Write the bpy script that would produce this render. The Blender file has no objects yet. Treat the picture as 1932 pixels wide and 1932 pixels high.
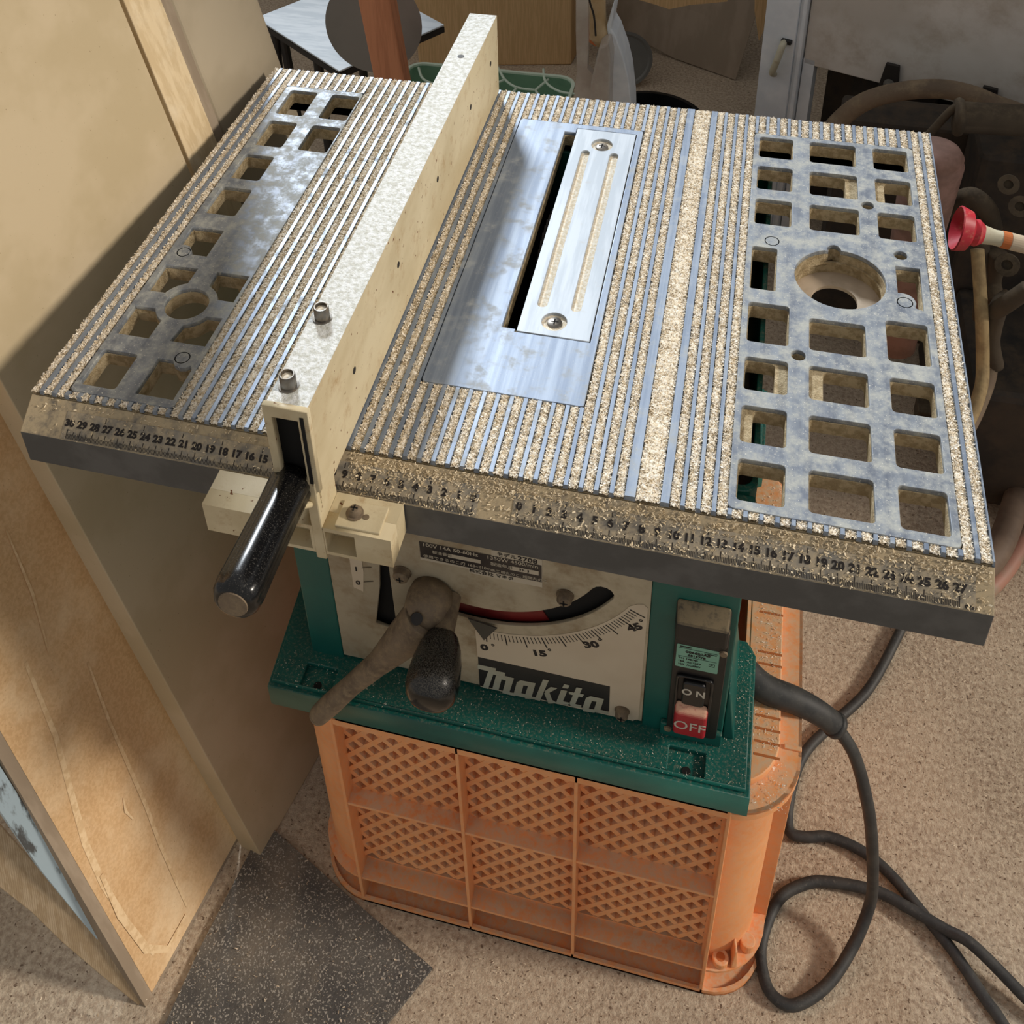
import bpy, bmesh, math, random
import numpy as np
from mathutils import Vector, Matrix
from math import sin, cos, pi, radians, sqrt

scene = bpy.context.scene
col = scene.collection
rng = np.random.default_rng(7)
random.seed(5)

# ------------------------------------------------------------------ camera
cam_d = bpy.data.cameras.new('camera'); cam = bpy.data.objects.new('camera', cam_d); col.objects.link(cam)
cam_d.sensor_width = 36.0; cam_d.lens = 2159.675 / 1932 * 36.0
cam_d.shift_x = 92.67 / 1932; cam_d.shift_y = -781.71 / 1932
cam_d.clip_start = 0.02
cam.matrix_world = (Matrix.Translation((0.111008, -0.490110, 1.305099)) @ Matrix.Rotation(0.276942, 4, 'Z')
                    @ Matrix.Rotation(1.006721, 4, 'X') @ Matrix.Rotation(-0.0487304, 4, 'Z'))
scene.camera = cam

# ------------------------------------------------------------------ world, sun, windows
world = bpy.data.worlds.new('world'); scene.world = world; world.use_nodes = True
wn = world.node_tree.nodes['Background']; wn.inputs[0].default_value = (0.72, 0.70, 0.68, 1); wn.inputs[1].default_value = 0.48
def sun(name, d, strength, color, ang):
    l = bpy.data.lights.new(name, 'SUN'); l.energy = strength; l.color = color; l.angle = radians(ang)
    o = bpy.data.objects.new(name, l); col.objects.link(o)
    o.rotation_euler = Vector(d).to_track_quat('Z', 'Y').to_euler(); o.location = Vector(d) * 3
def area(name, loc, target, sx, sy, power, color):
    l = bpy.data.lights.new(name, 'AREA'); l.shape = 'RECTANGLE'; l.size = sx; l.size_y = sy; l.energy = power; l.color = color
    o = bpy.data.objects.new(name, l); col.objects.link(o); o.location = loc
    o.rotation_euler = (Vector(loc) - Vector(target)).to_track_quat('Z', 'Y').to_euler()
sun('side_window_sun', (1.0, 0.08, 0.56), 2.25, (1.0, 0.90, 0.78), 8)
sun('back_window_sky', (-0.47, 0.88, 0.66), 3.8, (0.88, 0.94, 1.0), 9)

scene.view_settings.view_transform = 'Standard'; scene.view_settings.look = 'None'
scene.view_settings.exposure = 0.0; scene.view_settings.gamma = 1.0; scene.view_settings.use_curve_mapping = False

# ------------------------------------------------------------------ helpers
def srgb(r, g, b):
    f = lambda c: ((c / 255) / 12.92) if c / 255 <= 0.04045 else (((c / 255) + 0.055) / 1.055) ** 2.4
    return (f(r), f(g), f(b), 1)

def mat(name, c1, c2=None, rough=0.6, metal=0.0, nscale=20, mixlo=0.4, mixhi=0.6, bump=0.0, bscale=200, bdist=0.001,
        dust=None, dcol=(205, 185, 150), dscale=60, up=0.0, stretch=None, spec=0.5, chips=0.0, chipcol=(235, 225, 200), chipscale=450,
        wave=None, sss=0.0, alpha=1.0, trans=0.0, coat=0.0, coords='Object'):
    """base colour blend + optional dust film (gathers on upward faces by 'up') + tiny chips"""
    m = bpy.data.materials.new(name); m.use_nodes = True
    nt = m.node_tree; N = nt.nodes; L = nt.links
    b = N['Principled BSDF']
    b.inputs['Roughness'].default_value = rough; b.inputs['Metallic'].default_value = metal
    b.inputs['Specular IOR Level'].default_value = spec
    b.inputs['Coat Weight'].default_value = coat
    if sss: b.inputs['Subsurface Weight'].default_value = sss; b.inputs['Subsurface Radius'].default_value = (0.02, 0.01, 0.004)
    b.inputs['Alpha'].default_value = alpha; b.inputs['Transmission Weight'].default_value = trans
    tc = N.new('ShaderNodeTexCoord'); vec = tc.outputs[coords]
    if stretch:
        mp = N.new('ShaderNodeMapping'); mp.inputs['Scale'].default_value = stretch; L.new(vec, mp.inputs['Vector']); svec = mp.outputs[0]
    else: svec = vec
    def noise(scale, v=vec, detail=4, ro=0.6):
        n = N.new('ShaderNodeTexNoise'); n.inputs['Scale'].default_value = scale; n.inputs['Detail'].default_value = detail
        n.inputs['Roughness'].default_value = ro; L.new(v, n.inputs['Vector']); return n.outputs['Fac']
    def ramp(f, lo, hi):
        r = N.new('ShaderNodeMapRange'); r.inputs[1].default_value = lo; r.inputs[2].default_value = hi
        r.interpolation_type = 'SMOOTHSTEP'; L.new(f, r.inputs[0]); return r.outputs[0]
    def mix(f, a, c):
        x = N.new('ShaderNodeMix'); x.data_type = 'RGBA'
        if hasattr(f, 'links'): L.new(f, x.inputs[0])
        else: x.inputs[0].default_value = f
        for k, v in ((6, a), (7, c)):
            if hasattr(v, 'links'): L.new(v, x.inputs[k])
            else: x.inputs[k].default_value = v
        return x.outputs[2]
    def math_(op, a, c):
        x = N.new('ShaderNodeMath'); x.operation = op; x.use_clamp = True
        for k, v in ((0, a), (1, c)):
            if hasattr(v, 'links'): L.new(v, x.inputs[k])
            else: x.inputs[k].default_value = v
        return x.outputs[0]
    cur = srgb(*c1)
    if c2: cur = mix(ramp(noise(nscale, svec), mixlo, mixhi), srgb(*c1), srgb(*c2))
    if wave:
        w = N.new('ShaderNodeTexWave'); w.inputs['Scale'].default_value = wave[0]; w.inputs['Distortion'].default_value = wave[1]
        w.inputs['Detail'].default_value = 3; L.new(svec, w.inputs['Vector'])
        cur = mix(math_('MULTIPLY', w.outputs['Fac'], wave[3]), cur, srgb(*wave[2]))
    f = None
    if dust is not None:
        f = ramp(noise(dscale, vec, 6, 0.7), 1 - dust - 0.18, 1 - dust + 0.18)
        if up:
            g = N.new('ShaderNodeNewGeometry'); s = N.new('ShaderNodeSeparateXYZ'); L.new(g.outputs['Normal'], s.inputs[0])
            u = ramp(s.outputs['Z'], 0.15, 0.8)
            f = math_('MULTIPLY', f, math_('ADD', math_('MULTIPLY', u, up), 1 - up))
        cur = mix(f, cur, srgb(*dcol))
    if chips:
        c = ramp(noise(chipscale, vec, 2, 0.5), 1 - chips - 0.02, 1 - chips + 0.03)
        cur = mix(c, cur, srgb(*chipcol))
        f = math_('MAXIMUM', f, c) if f is not None else c
    if hasattr(cur, 'links'): L.new(cur, b.inputs['Base Color'])
    else: b.inputs['Base Color'].default_value = cur
    if f is not None:
        r = N.new('ShaderNodeMapRange'); r.inputs[3].default_value = rough; r.inputs[4].default_value = 0.9; L.new(f, r.inputs[0])
        L.new(r.outputs[0], b.inputs['Roughness'])
        if metal:
            r = N.new('ShaderNodeMapRange'); r.inputs[3].default_value = metal; r.inputs[4].default_value = 0.0; L.new(f, r.inputs[0])
            L.new(r.outputs[0], b.inputs['Metallic'])
    if bump:
        bp = N.new('ShaderNodeBump'); bp.inputs['Strength'].default_value = bump; bp.inputs['Distance'].default_value = bdist
        L.new(noise(bscale, svec, 5, 0.65), bp.inputs['Height']); L.new(bp.outputs[0], b.inputs['Normal'])
    return m

ORG = {}
def link(name, me, m=None, parent=None, smooth=False, bevel=0, seg=2, label=None):
    o = bpy.data.objects.new(name, me); col.objects.link(o)
    if m: me.materials.clear(); me.materials.append(m)
    if smooth:
        me.polygons.foreach_set('use_smooth', [True] * len(me.polygons))
    if parent is not None:
        o.parent = parent; o.location = -ORG[parent.name]; ORG[o.name] = Vector((0, 0, 0))
    else: ORG[o.name] = Vector((0, 0, 0))
    if bevel:
        md = o.modifiers.new('bevel', 'BEVEL'); md.width = bevel; md.segments = seg; md.limit_method = 'ANGLE'; md.angle_limit = radians(35)
    if label: o['label'] = label
    return o
def thing(name, label, cat, loc=(0, 0, 0), group=None):
    o = bpy.data.objects.new(name, None); col.objects.link(o); o.location = loc; ORG[o.name] = Vector(loc); o.empty_display_size = 0.05
    return tag(o, label, cat, group)
def tag(o, label, cat, group=None, kind=None):
    o['label'] = label; o['category'] = cat
    if group: o['group'] = group
    if kind: o['kind'] = kind
    return o

class MB:
    """collects shapes into one mesh"""
    def __init__(s): s.v = []; s.f = []
    def add(s, vs, fs):
        n = len(s.v); s.v += [tuple(v) for v in vs]; s.f += [tuple(i + n for i in f) for f in fs]; return s
    def box(s, x0, x1, y0, y1, z0, z1):
        return s.add([(x, y, z) for z in (z0, z1) for y in (y0, y1) for x in (x0, x1)],
                     [(0, 2, 3, 1), (4, 5, 7, 6), (0, 1, 5, 4), (2, 6, 7, 3), (0, 4, 6, 2), (1, 3, 7, 5)])
    def hexa(s, b, t):   # two quads, same winding
        return s.add(list(b) + list(t), [(3, 2, 1, 0), (4, 5, 6, 7)] + [(i, (i + 1) % 4, (i + 1) % 4 + 4, i + 4) for i in range(4)])
    def slab(s, o, e, d, a0, a1, c0, c1, th):   # board in plane (e,d) from origin, thickness along cross(e,d)
        o, e, d = Vector(o), Vector(e).normalized(), Vector(d).normalized(); n = e.cross(d).normalized() * th
        q = [o + e * a + d * c for a, c in ((a0, c0), (a1, c0), (a1, c1), (a0, c1))]
        return s.hexa([p - n for p in q], q)
    def prism(s, poly, n, o=(0, 0, 0)):  # polygon points (3d), extruded by n
        k = len(poly); n = Vector(n); a = [Vector(p) for p in poly]; b = [p + n for p in a]
        return s.add(a + b, [tuple(range(k))[::-1], tuple(range(k, 2 * k))] + [(i, (i + 1) % k, (i + 1) % k + k, i + k) for i in range(k)])
    def lathe(s, p0, axis, prof, n=32):
        """prof: (distance along axis, radius)"""
        p0, ax = Vector(p0), Vector(axis).normalized(); u = ax.orthogonal().normalized(); w = ax.cross(u)
        vs = []; fs = []
        for h, r in prof:
            for i in range(n):
                a = 2 * pi * i / n; vs.append(p0 + ax * h + (u * cos(a) + w * sin(a)) * r)
        for k in range(len(prof) - 1):
            for i in range(n):
                j = (i + 1) % n; fs.append((k * n + i, k * n + j, (k + 1) * n + j, (k + 1) * n + i))
        if prof[0][1] > 1e-6: fs.append(tuple(range(n))[::-1])
        if prof[-1][1] > 1e-6: fs.append(tuple((len(prof) - 1) * n + i for i in range(n)))
        return s.add(vs, fs)
    def cyl(s, a, b, r, n=24, r2=None):
        a, b = Vector(a), Vector(b); return s.lathe(a, b - a, [(0, r), ((b - a).length, r if r2 is None else r2)], n)
    def tube(s, pts, r, n=12, res=8, closed=False):
        """smooth tube along Catmull-Rom through pts; r number or list"""
        P = [Vector(p) for p in pts]; R = r if isinstance(r, (list, tuple)) else [r] * len(P)
        path = []; rad = []
        for i in range(len(P) - 1):
            p0 = P[max(i - 1, 0)]; p1 = P[i]; p2 = P[i + 1]; p3 = P[min(i + 2, len(P) - 1)]
            for k in range(res):
                t = k / res; path.append(0.5 * ((2 * p1) + (p2 - p0) * t + (2 * p0 - 5 * p1 + 4 * p2 - p3) * t * t + (3 * p1 - p0 - 3 * p2 + p3) * t ** 3))
                rad.append(R[i] * (1 - t) + R[i + 1] * t)
        path.append(P[-1]); rad.append(R[-1])
        up = Vector((0.13, 0.21, 1)).normalized(); vs = []; fs = []
        for i, p in enumerate(path):
            t = (path[min(i + 1, len(path) - 1)] - path[max(i - 1, 0)]).normalized()
            up = (up - t * up.dot(t)); up = up.normalized() if up.length > 1e-5 else t.orthogonal().normalized()
            w = t.cross(up)
            vs += [p + (up * cos(2 * pi * k / n) + w * sin(2 * pi * k / n)) * rad[i] for k in range(n)]
        for i in range(len(path) - 1):
            for k in range(n):
                j = (k + 1) % n; fs.append((i * n + k, i * n + j, (i + 1) * n + j, (i + 1) * n + k))
        fs += [tuple(range(n))[::-1], tuple((len(path) - 1) * n + k for k in range(n))]
        return s.add(vs, fs)
    def mesh(s, name='m'):
        me = bpy.data.meshes.new(name); me.from_pydata(s.v, [], s.f); me.validate(); me.update(); return me
    def build(s, name, m=None, parent=None, fixn=False, **k):
        me = s.mesh(name)
        if fixn:
            b = bmesh.new(); b.from_mesh(me); bmesh.ops.recalc_face_normals(b, faces=b.faces); b.to_mesh(me); b.free()
        return link(name, me, m, parent, **k)

def smooth_by_angle(o, ang=40):
    me = o.data; b = bmesh.new(); b.from_mesh(me)
    for f in b.faces: f.smooth = True
    for e in b.edges:
        e.smooth = not (len(e.link_faces) == 2 and e.calc_face_angle(0) > radians(ang))
    b.to_mesh(me); b.free(); return o

def rrect(x0, x1, y0, y1, r, n=4):
    if r <= 0: return [(x0, y0), (x1, y0), (x1, y1), (x0, y1)]
    p = []
    for cx, cy, a in ((x1 - r, y0 + r, -90), (x1 - r, y1 - r, 0), (x0 + r, y1 - r, 90), (x0 + r, y0 + r, 180)):
        for i in range(n + 1):
            t = radians(a + 90 * i / n); p.append((cx + r * cos(t), cy + r * sin(t)))
    return p
def circ(cx, cy, r, n=40): return [(cx + r * cos(2 * pi * i / n), cy + r * sin(2 * pi * i / n)) for i in range(n)]

def shape(outer, holes, z0, z1, frame=None, bevel=0):
    """2D outline with holes, extruded z0..z1; frame = (origin, u, v) maps (x,y,z)->3D"""
    cu = bpy.data.curves.new('c', 'CURVE'); cu.dimensions = '2D'; cu.fill_mode = 'BOTH'
    for poly in [outer] + list(holes):
        sp = cu.splines.new('POLY'); sp.points.add(len(poly) - 1); sp.use_cyclic_u = True
        for i, p in enumerate(poly): sp.points[i].co = (p[0], p[1], 0, 1)
    cu.extrude = (z1 - z0) / 2 - bevel; cu.bevel_depth = bevel; cu.bevel_resolution = 1; cu.offset = -bevel if bevel else 0
    o = bpy.data.objects.new('c', cu); col.objects.link(o)
    me = bpy.data.meshes.new_from_object(o); bpy.data.objects.remove(o); bpy.data.curves.remove(cu)
    me.transform(Matrix.Translation((0, 0, (z0 + z1) / 2)))
    if frame:
        O, u, v = [Vector(a) for a in frame]; w = u.cross(v)
        M = Matrix((u, v, w)).transposed().to_4x4(); M.translation = O; me.transform(M)
    return me
def mjoin(meshes, name='m'):
    b = bmesh.new()
    for me in meshes: b.from_mesh(me)
    out = bpy.data.meshes.new(name); b.to_mesh(out); b.free(); return out
FRONT = lambda y: ((0, y, 0), (1, 0, 0), (0, 0, 1))      # (x,z) plane facing -y : local w = u x v = -y

def text(body, size, at, u, v, bold=0.0, shear=0.0, align='CENTER', th=0.0002, wide=1.0):
    cu = bpy.data.curves.new('t', 'FONT'); cu.body = body; cu.size = size; cu.align_x = align; cu.align_y = 'CENTER'
    cu.offset = bold; cu.shear = shear; cu.extrude = th / 2; cu.resolution_u = 3
    o = bpy.data.objects.new('t', cu); col.objects.link(o)
    me = bpy.data.meshes.new_from_object(o); bpy.data.objects.remove(o); bpy.data.curves.remove(cu)
    u, v = Vector(u).normalized(), Vector(v).normalized(); w = u.cross(v)
    M = Matrix((u * wide, v, w)).transposed().to_4x4(); M.translation = Vector(at); me.transform(M); return me

def flakes(name, P, lo, hi, m, wid=0.35, tilt=0.6, parent=None):
    """thin curled chips: P (n,3) positions"""
    n = len(P); a = rng.uniform(0, 2 * pi, n); L = rng.uniform(lo, hi, n) * rng.uniform(0.5, 1, n); W = L * rng.uniform(wid * 0.4, wid, n)
    ux = np.stack([np.cos(a), np.sin(a), rng.normal(0, tilt, n)], 1); ux /= np.linalg.norm(ux, axis=1)[:, None]
    r = rng.normal(size=(n, 3)) * tilt * 1.2; r[:, 2] += 1; vy = np.cross(r, ux); vy /= np.linalg.norm(vy, axis=1)[:, None]
    C = P + np.stack([0 * a, 0 * a, np.abs(ux[:, 2]) * L / 2 * 0.8], 1)
    nz = np.cross(ux, vy); h = (W * 0.35)[:, None]
    A = C - ux * L[:, None] / 2; B = C + ux * L[:, None] / 2; D = C + nz * h
    V = np.empty((n, 6, 3)); w2 = vy * W[:, None] / 2
    V[:, 0] = A - w2; V[:, 1] = D - w2; V[:, 2] = B - w2; V[:, 3] = B + w2; V[:, 4] = D + w2; V[:, 5] = A + w2
    base = (np.arange(n) * 6)[:, None]
    F = np.concatenate([base + [[0, 1, 4, 5]], base + [[1, 2, 3, 4]]], 1).reshape(-1)
    me = bpy.data.meshes.new(name); me.vertices.add(n * 6); me.vertices.foreach_set('co', V.reshape(-1))
    me.loops.add(len(F)); me.loops.foreach_set('vertex_index', F.astype(np.int32)); me.polygons.add(n * 2)
    me.polygons.foreach_set('loop_start', (np.arange(n * 2) * 4).astype(np.int32)); me.update(calc_edges=True); me.validate()
    return link(name, me, m, parent)
def in_rect(n, x0, x1, y0, y1, z): return np.stack([rng.uniform(x0, x1, n), rng.uniform(y0, y1, n), np.full(n, z)], 1)

# ------------------------------------------------------------------ materials
M = {}
M['floor'] = mat('dusty_concrete', (158, 138, 118), (184, 163, 140), rough=0.95, nscale=6, mixlo=0.35, mixhi=0.65, bump=0.7, bscale=260, bdist=0.003, dust=0.49, dcol=(216, 200, 176), dscale=170, chips=0.34, chipcol=(122, 102, 84), chipscale=240)
M['wall'] = mat('plaster_wall', (96, 90, 82), (84, 78, 70), rough=0.9, nscale=5)
M['mat'] = mat('rubber_mat', (82, 80, 78), (104, 100, 94), rough=0.9, nscale=14, bump=0.6, bscale=380, bdist=0.002, dust=0.42, dcol=(134, 124, 110), dscale=9, chips=0.40, chipcol=(170, 164, 154), chipscale=520)
M['alu'] = mat('dusty_aluminium', (108, 115, 127), (136, 143, 152), rough=0.5, metal=0.4, nscale=16, stretch=(7, 0.5, 1), mixlo=0.3, mixhi=0.7, bump=0.06, bscale=500, bdist=0.0003, dust=0.46, dcol=(174, 175, 168), dscale=80, chips=0.33, chipcol=(200, 198, 190), chipscale=700)
M['alu_smooth'] = mat('polished_aluminium', (122, 134, 152), (148, 159, 174), rough=0.46, metal=0.5, nscale=20, stretch=(9, 0.4, 1), mixlo=0.3, mixhi=0.7, bump=0.06, bscale=500, bdist=0.0003, dust=0.35, dcol=(170, 174, 174), dscale=60, chips=0.29, chipcol=(196, 198, 196), chipscale=1000)
M['insert'] = mat('bright_plate', (168, 177, 186), (184, 192, 200), rough=0.5, metal=0.25, nscale=20, stretch=(6, 0.5, 1), dust=0.26, dcol=(186, 184, 176), dscale=120)
M['web'] = mat('dust_coated_casting', (216, 196, 158), (184, 162, 124), rough=0.95, nscale=160, bump=1.0, bscale=700, bdist=0.003)
M['pointer'] = mat('pointer_metal', (72, 69, 62), rough=0.6)
M['seat'] = mat('dusty_plastic_seat', (198, 180, 158), (182, 164, 142), rough=0.7, nscale=30)
M['rail'] = mat('cast_front_rail', (98, 98, 97), (84, 84, 83), rough=0.62, metal=0.2, nscale=25, bump=0.15, bscale=500, dust=0.62, dcol=(186, 168, 136), dscale=70, up=1.0)
M['ruler'] = mat('ruler_strip', (142, 137, 128), (122, 116, 106), rough=0.45, metal=0.3, nscale=18, dust=0.50, dcol=(186, 170, 142), dscale=120)
M['ink'] = mat('dark_print', (34, 27, 24), rough=0.7)
M['sawdust'] = mat('sawdust', (248, 240, 224), (224, 208, 180), rough=1.0, nscale=420, mixlo=0.35, mixhi=0.62, bump=0.4, bscale=1100, bdist=0.001, spec=0.1)
M['chip'] = mat('wood_chips', (250, 242, 228), (222, 206, 178), rough=0.9, nscale=300, mixlo=0.4, mixhi=0.6, spec=0.2)
M['chip_dim'] = mat('floor_chips', (226, 210, 186), (168, 148, 124), rough=0.95, nscale=200, spec=0.2)
M['chip_rail'] = mat('rail_chips', (236, 220, 190), (206, 186, 150), rough=0.9, nscale=300, mixlo=0.4, mixhi=0.6, spec=0.2)
M['green'] = mat('green_plastic', (12, 84, 76), (16, 96, 86), rough=0.42, nscale=10, bump=0.1, bscale=600, dust=0.36, dcol=(132, 128, 108), dscale=420, up=1.0, chips=0.2, chipcol=(150, 170, 155), chipscale=900)
M['beige'] = mat('beige_paint', (184, 172, 146), (168, 156, 132), rough=0.55, nscale=9, bump=0.08, bscale=300, dust=0.42, dcol=(142, 122, 92), dscale=26)
M['cream'] = mat('cream_paint', (216, 202, 168), (200, 184, 148), rough=0.5, nscale=12, bump=0.15, bscale=320, dust=0.32, dcol=(170, 138, 96), dscale=60, chips=0.29, chipcol=(112, 70, 40), chipscale=190, stretch=(1, 0.5, 1))
M['fence_top'] = mat('dusted_cream_paint', (238, 240, 238), (206, 206, 196), rough=0.7, nscale=230, mixlo=0.4, mixhi=0.62, bump=0.7, bscale=420, bdist=0.002)
M['white_sticker'] = mat('scale_sticker', (206, 192, 168), (196, 180, 156), rough=0.5, nscale=6)
M['black_sticker'] = mat('black_sticker', (38, 34, 34), (46, 41, 40), rough=0.4, nscale=20)
M['silver'] = mat('silver_print', (190, 180, 160), rough=0.4)
M['logo'] = mat('logo_print', (176, 176, 158), (168, 164, 144), rough=0.5)
M['black'] = mat('black_plastic', (16, 16, 17), (24, 24, 26), rough=0.28, nscale=20, chips=0.24, chipcol=(165, 160, 148), chipscale=700)
M['knob'] = mat('glossy_black_knob', (10, 10, 11), rough=0.16, dust=0.42, dcol=(112, 107, 98), dscale=1200, up=1.0)
M['handle'] = mat('dusty_black_handle', (14, 14, 15), rough=0.22, dust=0.30, dcol=(120, 114, 104), dscale=1100, up=0.9)
M['switch'] = mat('switch_plastic', (24, 23, 23), (32, 30, 29), rough=0.45, nscale=30, dust=0.62, dcol=(140, 124, 96), dscale=160, up=1.0)
M['red'] = mat('red_button', (176, 30, 44), (160, 24, 38), rough=0.35, nscale=8, dust=0.66, dcol=(226, 180, 150), dscale=300, up=1.0)
M['mint'] = mat('mint_label', (124, 176, 154), rough=0.4)
M['white_ink'] = mat('raised_white', (196, 190, 176), rough=0.6)
M['castgrey'] = mat('cast_lever', (120, 104, 86), (98, 84, 70), rough=0.6, metal=0.3, nscale=40, bump=0.3, bscale=300, dust=0.48, dcol=(140, 122, 96), dscale=160)
M['steel'] = mat('steel', (128, 124, 118), (96, 92, 86), rough=0.4, metal=0.8, nscale=60, dust=0.35, dcol=(150, 130, 100), dscale=200)
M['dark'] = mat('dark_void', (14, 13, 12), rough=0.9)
M['redin'] = mat('red_guard', (120, 28, 26), (96, 20, 20), rough=0.5, nscale=30)
M['cord'] = mat('rubber_cord', (50, 50, 50), (62, 61, 59), rough=0.6, nscale=60, dust=0.30, dcol=(110, 108, 100), dscale=300, up=0.6, chips=0.2, chipcol=(170, 164, 150), chipscale=800)
M['orange'] = mat('orange_plastic', (246, 166, 102), (236, 152, 88), rough=0.5, nscale=9, bump=0.12, bscale=400, dust=0.53, dcol=(222, 184, 148), dscale=160, up=0.6, sss=0.15)
M['orange_dark'] = mat('moulded_slot', (186, 104, 50), rough=0.7)
M['mdf'] = mat('fibreboard', (196, 162, 112), (184, 150, 102), rough=0.85, nscale=12, bump=0.15, bscale=400, chips=0.22, chipcol=(150, 118, 80), chipscale=260)
M['mdf_dust'] = mat('dusty_fibreboard', (216, 180, 134), (204, 166, 120), rough=0.9, nscale=300, bump=0.15, bscale=500, dust=0.38, dcol=(240, 216, 178), dscale=7, chips=0.28, chipcol=(186, 148, 104), chipscale=500)
M['mdf_grey'] = mat('grey_fibreboard', (202, 184, 152), (192, 174, 140), rough=0.9, nscale=10, bump=0.1, bscale=400, chips=0.26, chipcol=(164, 144, 114), chipscale=400)
M['board_edge'] = mat('plywood_edge', (164, 148, 128), (148, 132, 112), rough=0.8, nscale=40, stretch=(1, 1, 0.1))
M['pine'] = mat('pine_stile', (226, 204, 166), (210, 186, 146), rough=0.7, nscale=14, stretch=(8, 8, 0.7), dust=0.36, dcol=(238, 224, 196), dscale=18)
M['panel_cream'] = mat('cream_panel', (184, 170, 146), (174, 160, 136), rough=0.6, nscale=9)
M['slab'] = mat('live_edge_wood', (196, 176, 146), (176, 154, 122), rough=0.8, nscale=22, stretch=(7, 7, 0.6), wave=(26, 5, (148, 122, 92), 0.5), bump=0.2, bscale=60)
M['bluewhite'] = mat('pale_blue_board', (186, 206, 216), (90, 92, 92), rough=0.6, nscale=24, stretch=(3, 3, 0.6), mixlo=0.52, mixhi=0.62)
M['cardboard'] = mat('cardboard', (224, 186, 136), (210, 172, 122), rough=0.85, nscale=40, stretch=(10, 10, 0.4))
M['cardgrey'] = mat('dim_cardboard', (172, 156, 138), (160, 145, 127), rough=0.9, nscale=9, stretch=(3, 3, 0.8))
M['post'] = mat('stained_post', (206, 138, 100), (190, 124, 88), rough=0.6, nscale=20, stretch=(8, 8, 0.5))
M['greytin'] = mat('grey_tin', (120, 118, 112), (106, 104, 99), rough=0.5, nscale=6)
M['whiteboard'] = mat('painted_board', (196, 202, 206), (176, 184, 190), rough=0.7, nscale=14, stretch=(1, 5, 3), bump=0.1, bscale=80)
M['blackmetal'] = mat('black_metal', (32, 29, 28), (42, 37, 34), rough=0.6, nscale=30)
M['traygreen'] = mat('sage_plastic', (136, 172, 144), (118, 154, 128), rough=0.45, nscale=10, dust=0.34, dcol=(170, 184, 160), dscale=50, up=0.8)
M['trayrim'] = mat('pale_rim', (216, 232, 212), rough=0.5)
M['bag'] = mat('clear_bag', (214, 208, 200), (196, 186, 176), rough=0.35, nscale=20, alpha=0.62)
M['bagwhite'] = mat('white_bag', (236, 242, 248), (222, 230, 238), rough=0.5, nscale=20)
M['tan'] = mat('tan_bag', (190, 160, 116), (206, 180, 140), rough=0.6, nscale=25)
M['orangebag'] = mat('orange_packet', (206, 120, 70), rough=0.5)
M['greypanel'] = mat('grey_enamel', (226, 220, 212), (206, 198, 188), rough=0.45, nscale=4, dust=0.36, dcol=(172, 154, 132), dscale=9)
M['galv'] = mat('galvanised_strip', (238, 242, 246), (222, 228, 234), rough=0.45, metal=0.0, nscale=10)
M['machine'] = mat('greasy_machine', (40, 37, 34), (58, 50, 42), rough=0.7, nscale=20, dust=0.42, dcol=(86, 72, 56), dscale=30, up=0.6)
M['machine_dusty'] = mat('dusty_casting', (78, 67, 53), (62, 53, 43), rough=0.85, nscale=30, bump=0.3, bscale=200, dust=0.5, dcol=(110, 96, 76), dscale=60, up=0.7)
M['hose'] = mat('dusty_hose', (118, 100, 82), (98, 84, 70), rough=0.8, nscale=20, dust=0.45, dcol=(140, 122, 98), dscale=40)
M['creamhose'] = mat('cream_tube', (176, 152, 110), (150, 128, 92), rough=0.8, nscale=50, bump=0.4, bscale=300)
M['pinkbottle'] = mat('dusty_pink_plastic', (150, 116, 104), (126, 96, 84), rough=0.7, nscale=25)
M['redrubber'] = mat('red_rubber', (196, 34, 56), (184, 40, 56), rough=0.45, nscale=20, dust=0.32, dcol=(206, 150, 120), dscale=110)
M['ivory'] = mat('ivory_plastic', (206, 202, 180), (190, 184, 160), rough=0.5, nscale=20, dust=0.3, dcol=(150, 120, 80), dscale=90)
M['barrow'] = mat('dusty_tub', (120, 100, 84), (100, 82, 68), rough=0.7, nscale=16)
M['barrowrim'] = mat('pink_rim', (176, 128, 110), (156, 136, 116), rough=0.6, nscale=18)

# ------------------------------------------------------------------ floor and mat
fl = MB().box(-3.2, 3.2, -1.6, 4.2, -0.05, 0.0).build('floor', M['floor']); fl['kind'] = 'structure'
wb = MB().box(-1.15, 3.2, 2.45, 2.55, 0.0, 1.95).box(-3.2, -1.15, 2.45, 2.55, 0.0, 1.42).box(-3.2, -1.65, 2.45, 2.55, 1.42, 3.6).box(0.6, 3.2, 2.45, 2.55, 1.95, 3.6).box(-3.2, -2.6, 2.45, 2.55, 1.95, 3.6).build('unseen_wall_back', M['wall']); wb['kind'] = 'structure'  # unseen wall added, sill and openings stepped to steer the back window light
wr = MB().box(1.60, 1.70, 0.66, 2.55, 0.0, 3.2).box(1.60, 1.70, -1.6, 0.66, 0.0, 0.35).build('unseen_wall_right', M['wall']); wr['kind'] = 'structure'  # unseen wall added to keep the side sun off the background
mt = MB(); mt.prism([(-0.090, -0.041, 0.0005), (-0.1855, -0.003, 0.0005), (-0.300, 0.045, 0.0005), (-0.318, -0.08, 0.0005), (-0.345, -0.42, 0.0005), (-0.30, -0.42, 0.0005)][::-1], (0, 0, 0.004))
mt = mt.build('rubber_mat', M['mat'], fixn=True); tag(mt, 'dark grey mat flecked with sawdust on the floor left of the orange crate', 'mat')

# ================================================================== TABLE SAW
ZT = 0.690
XL, XR, YB = -0.3675, 0.2896, 0.467
saw = thing('table_saw', 'benchtop table saw with grooved metal table and green body standing on the orange crate', 'table saw', (0, 0.2, 0.345))

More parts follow.
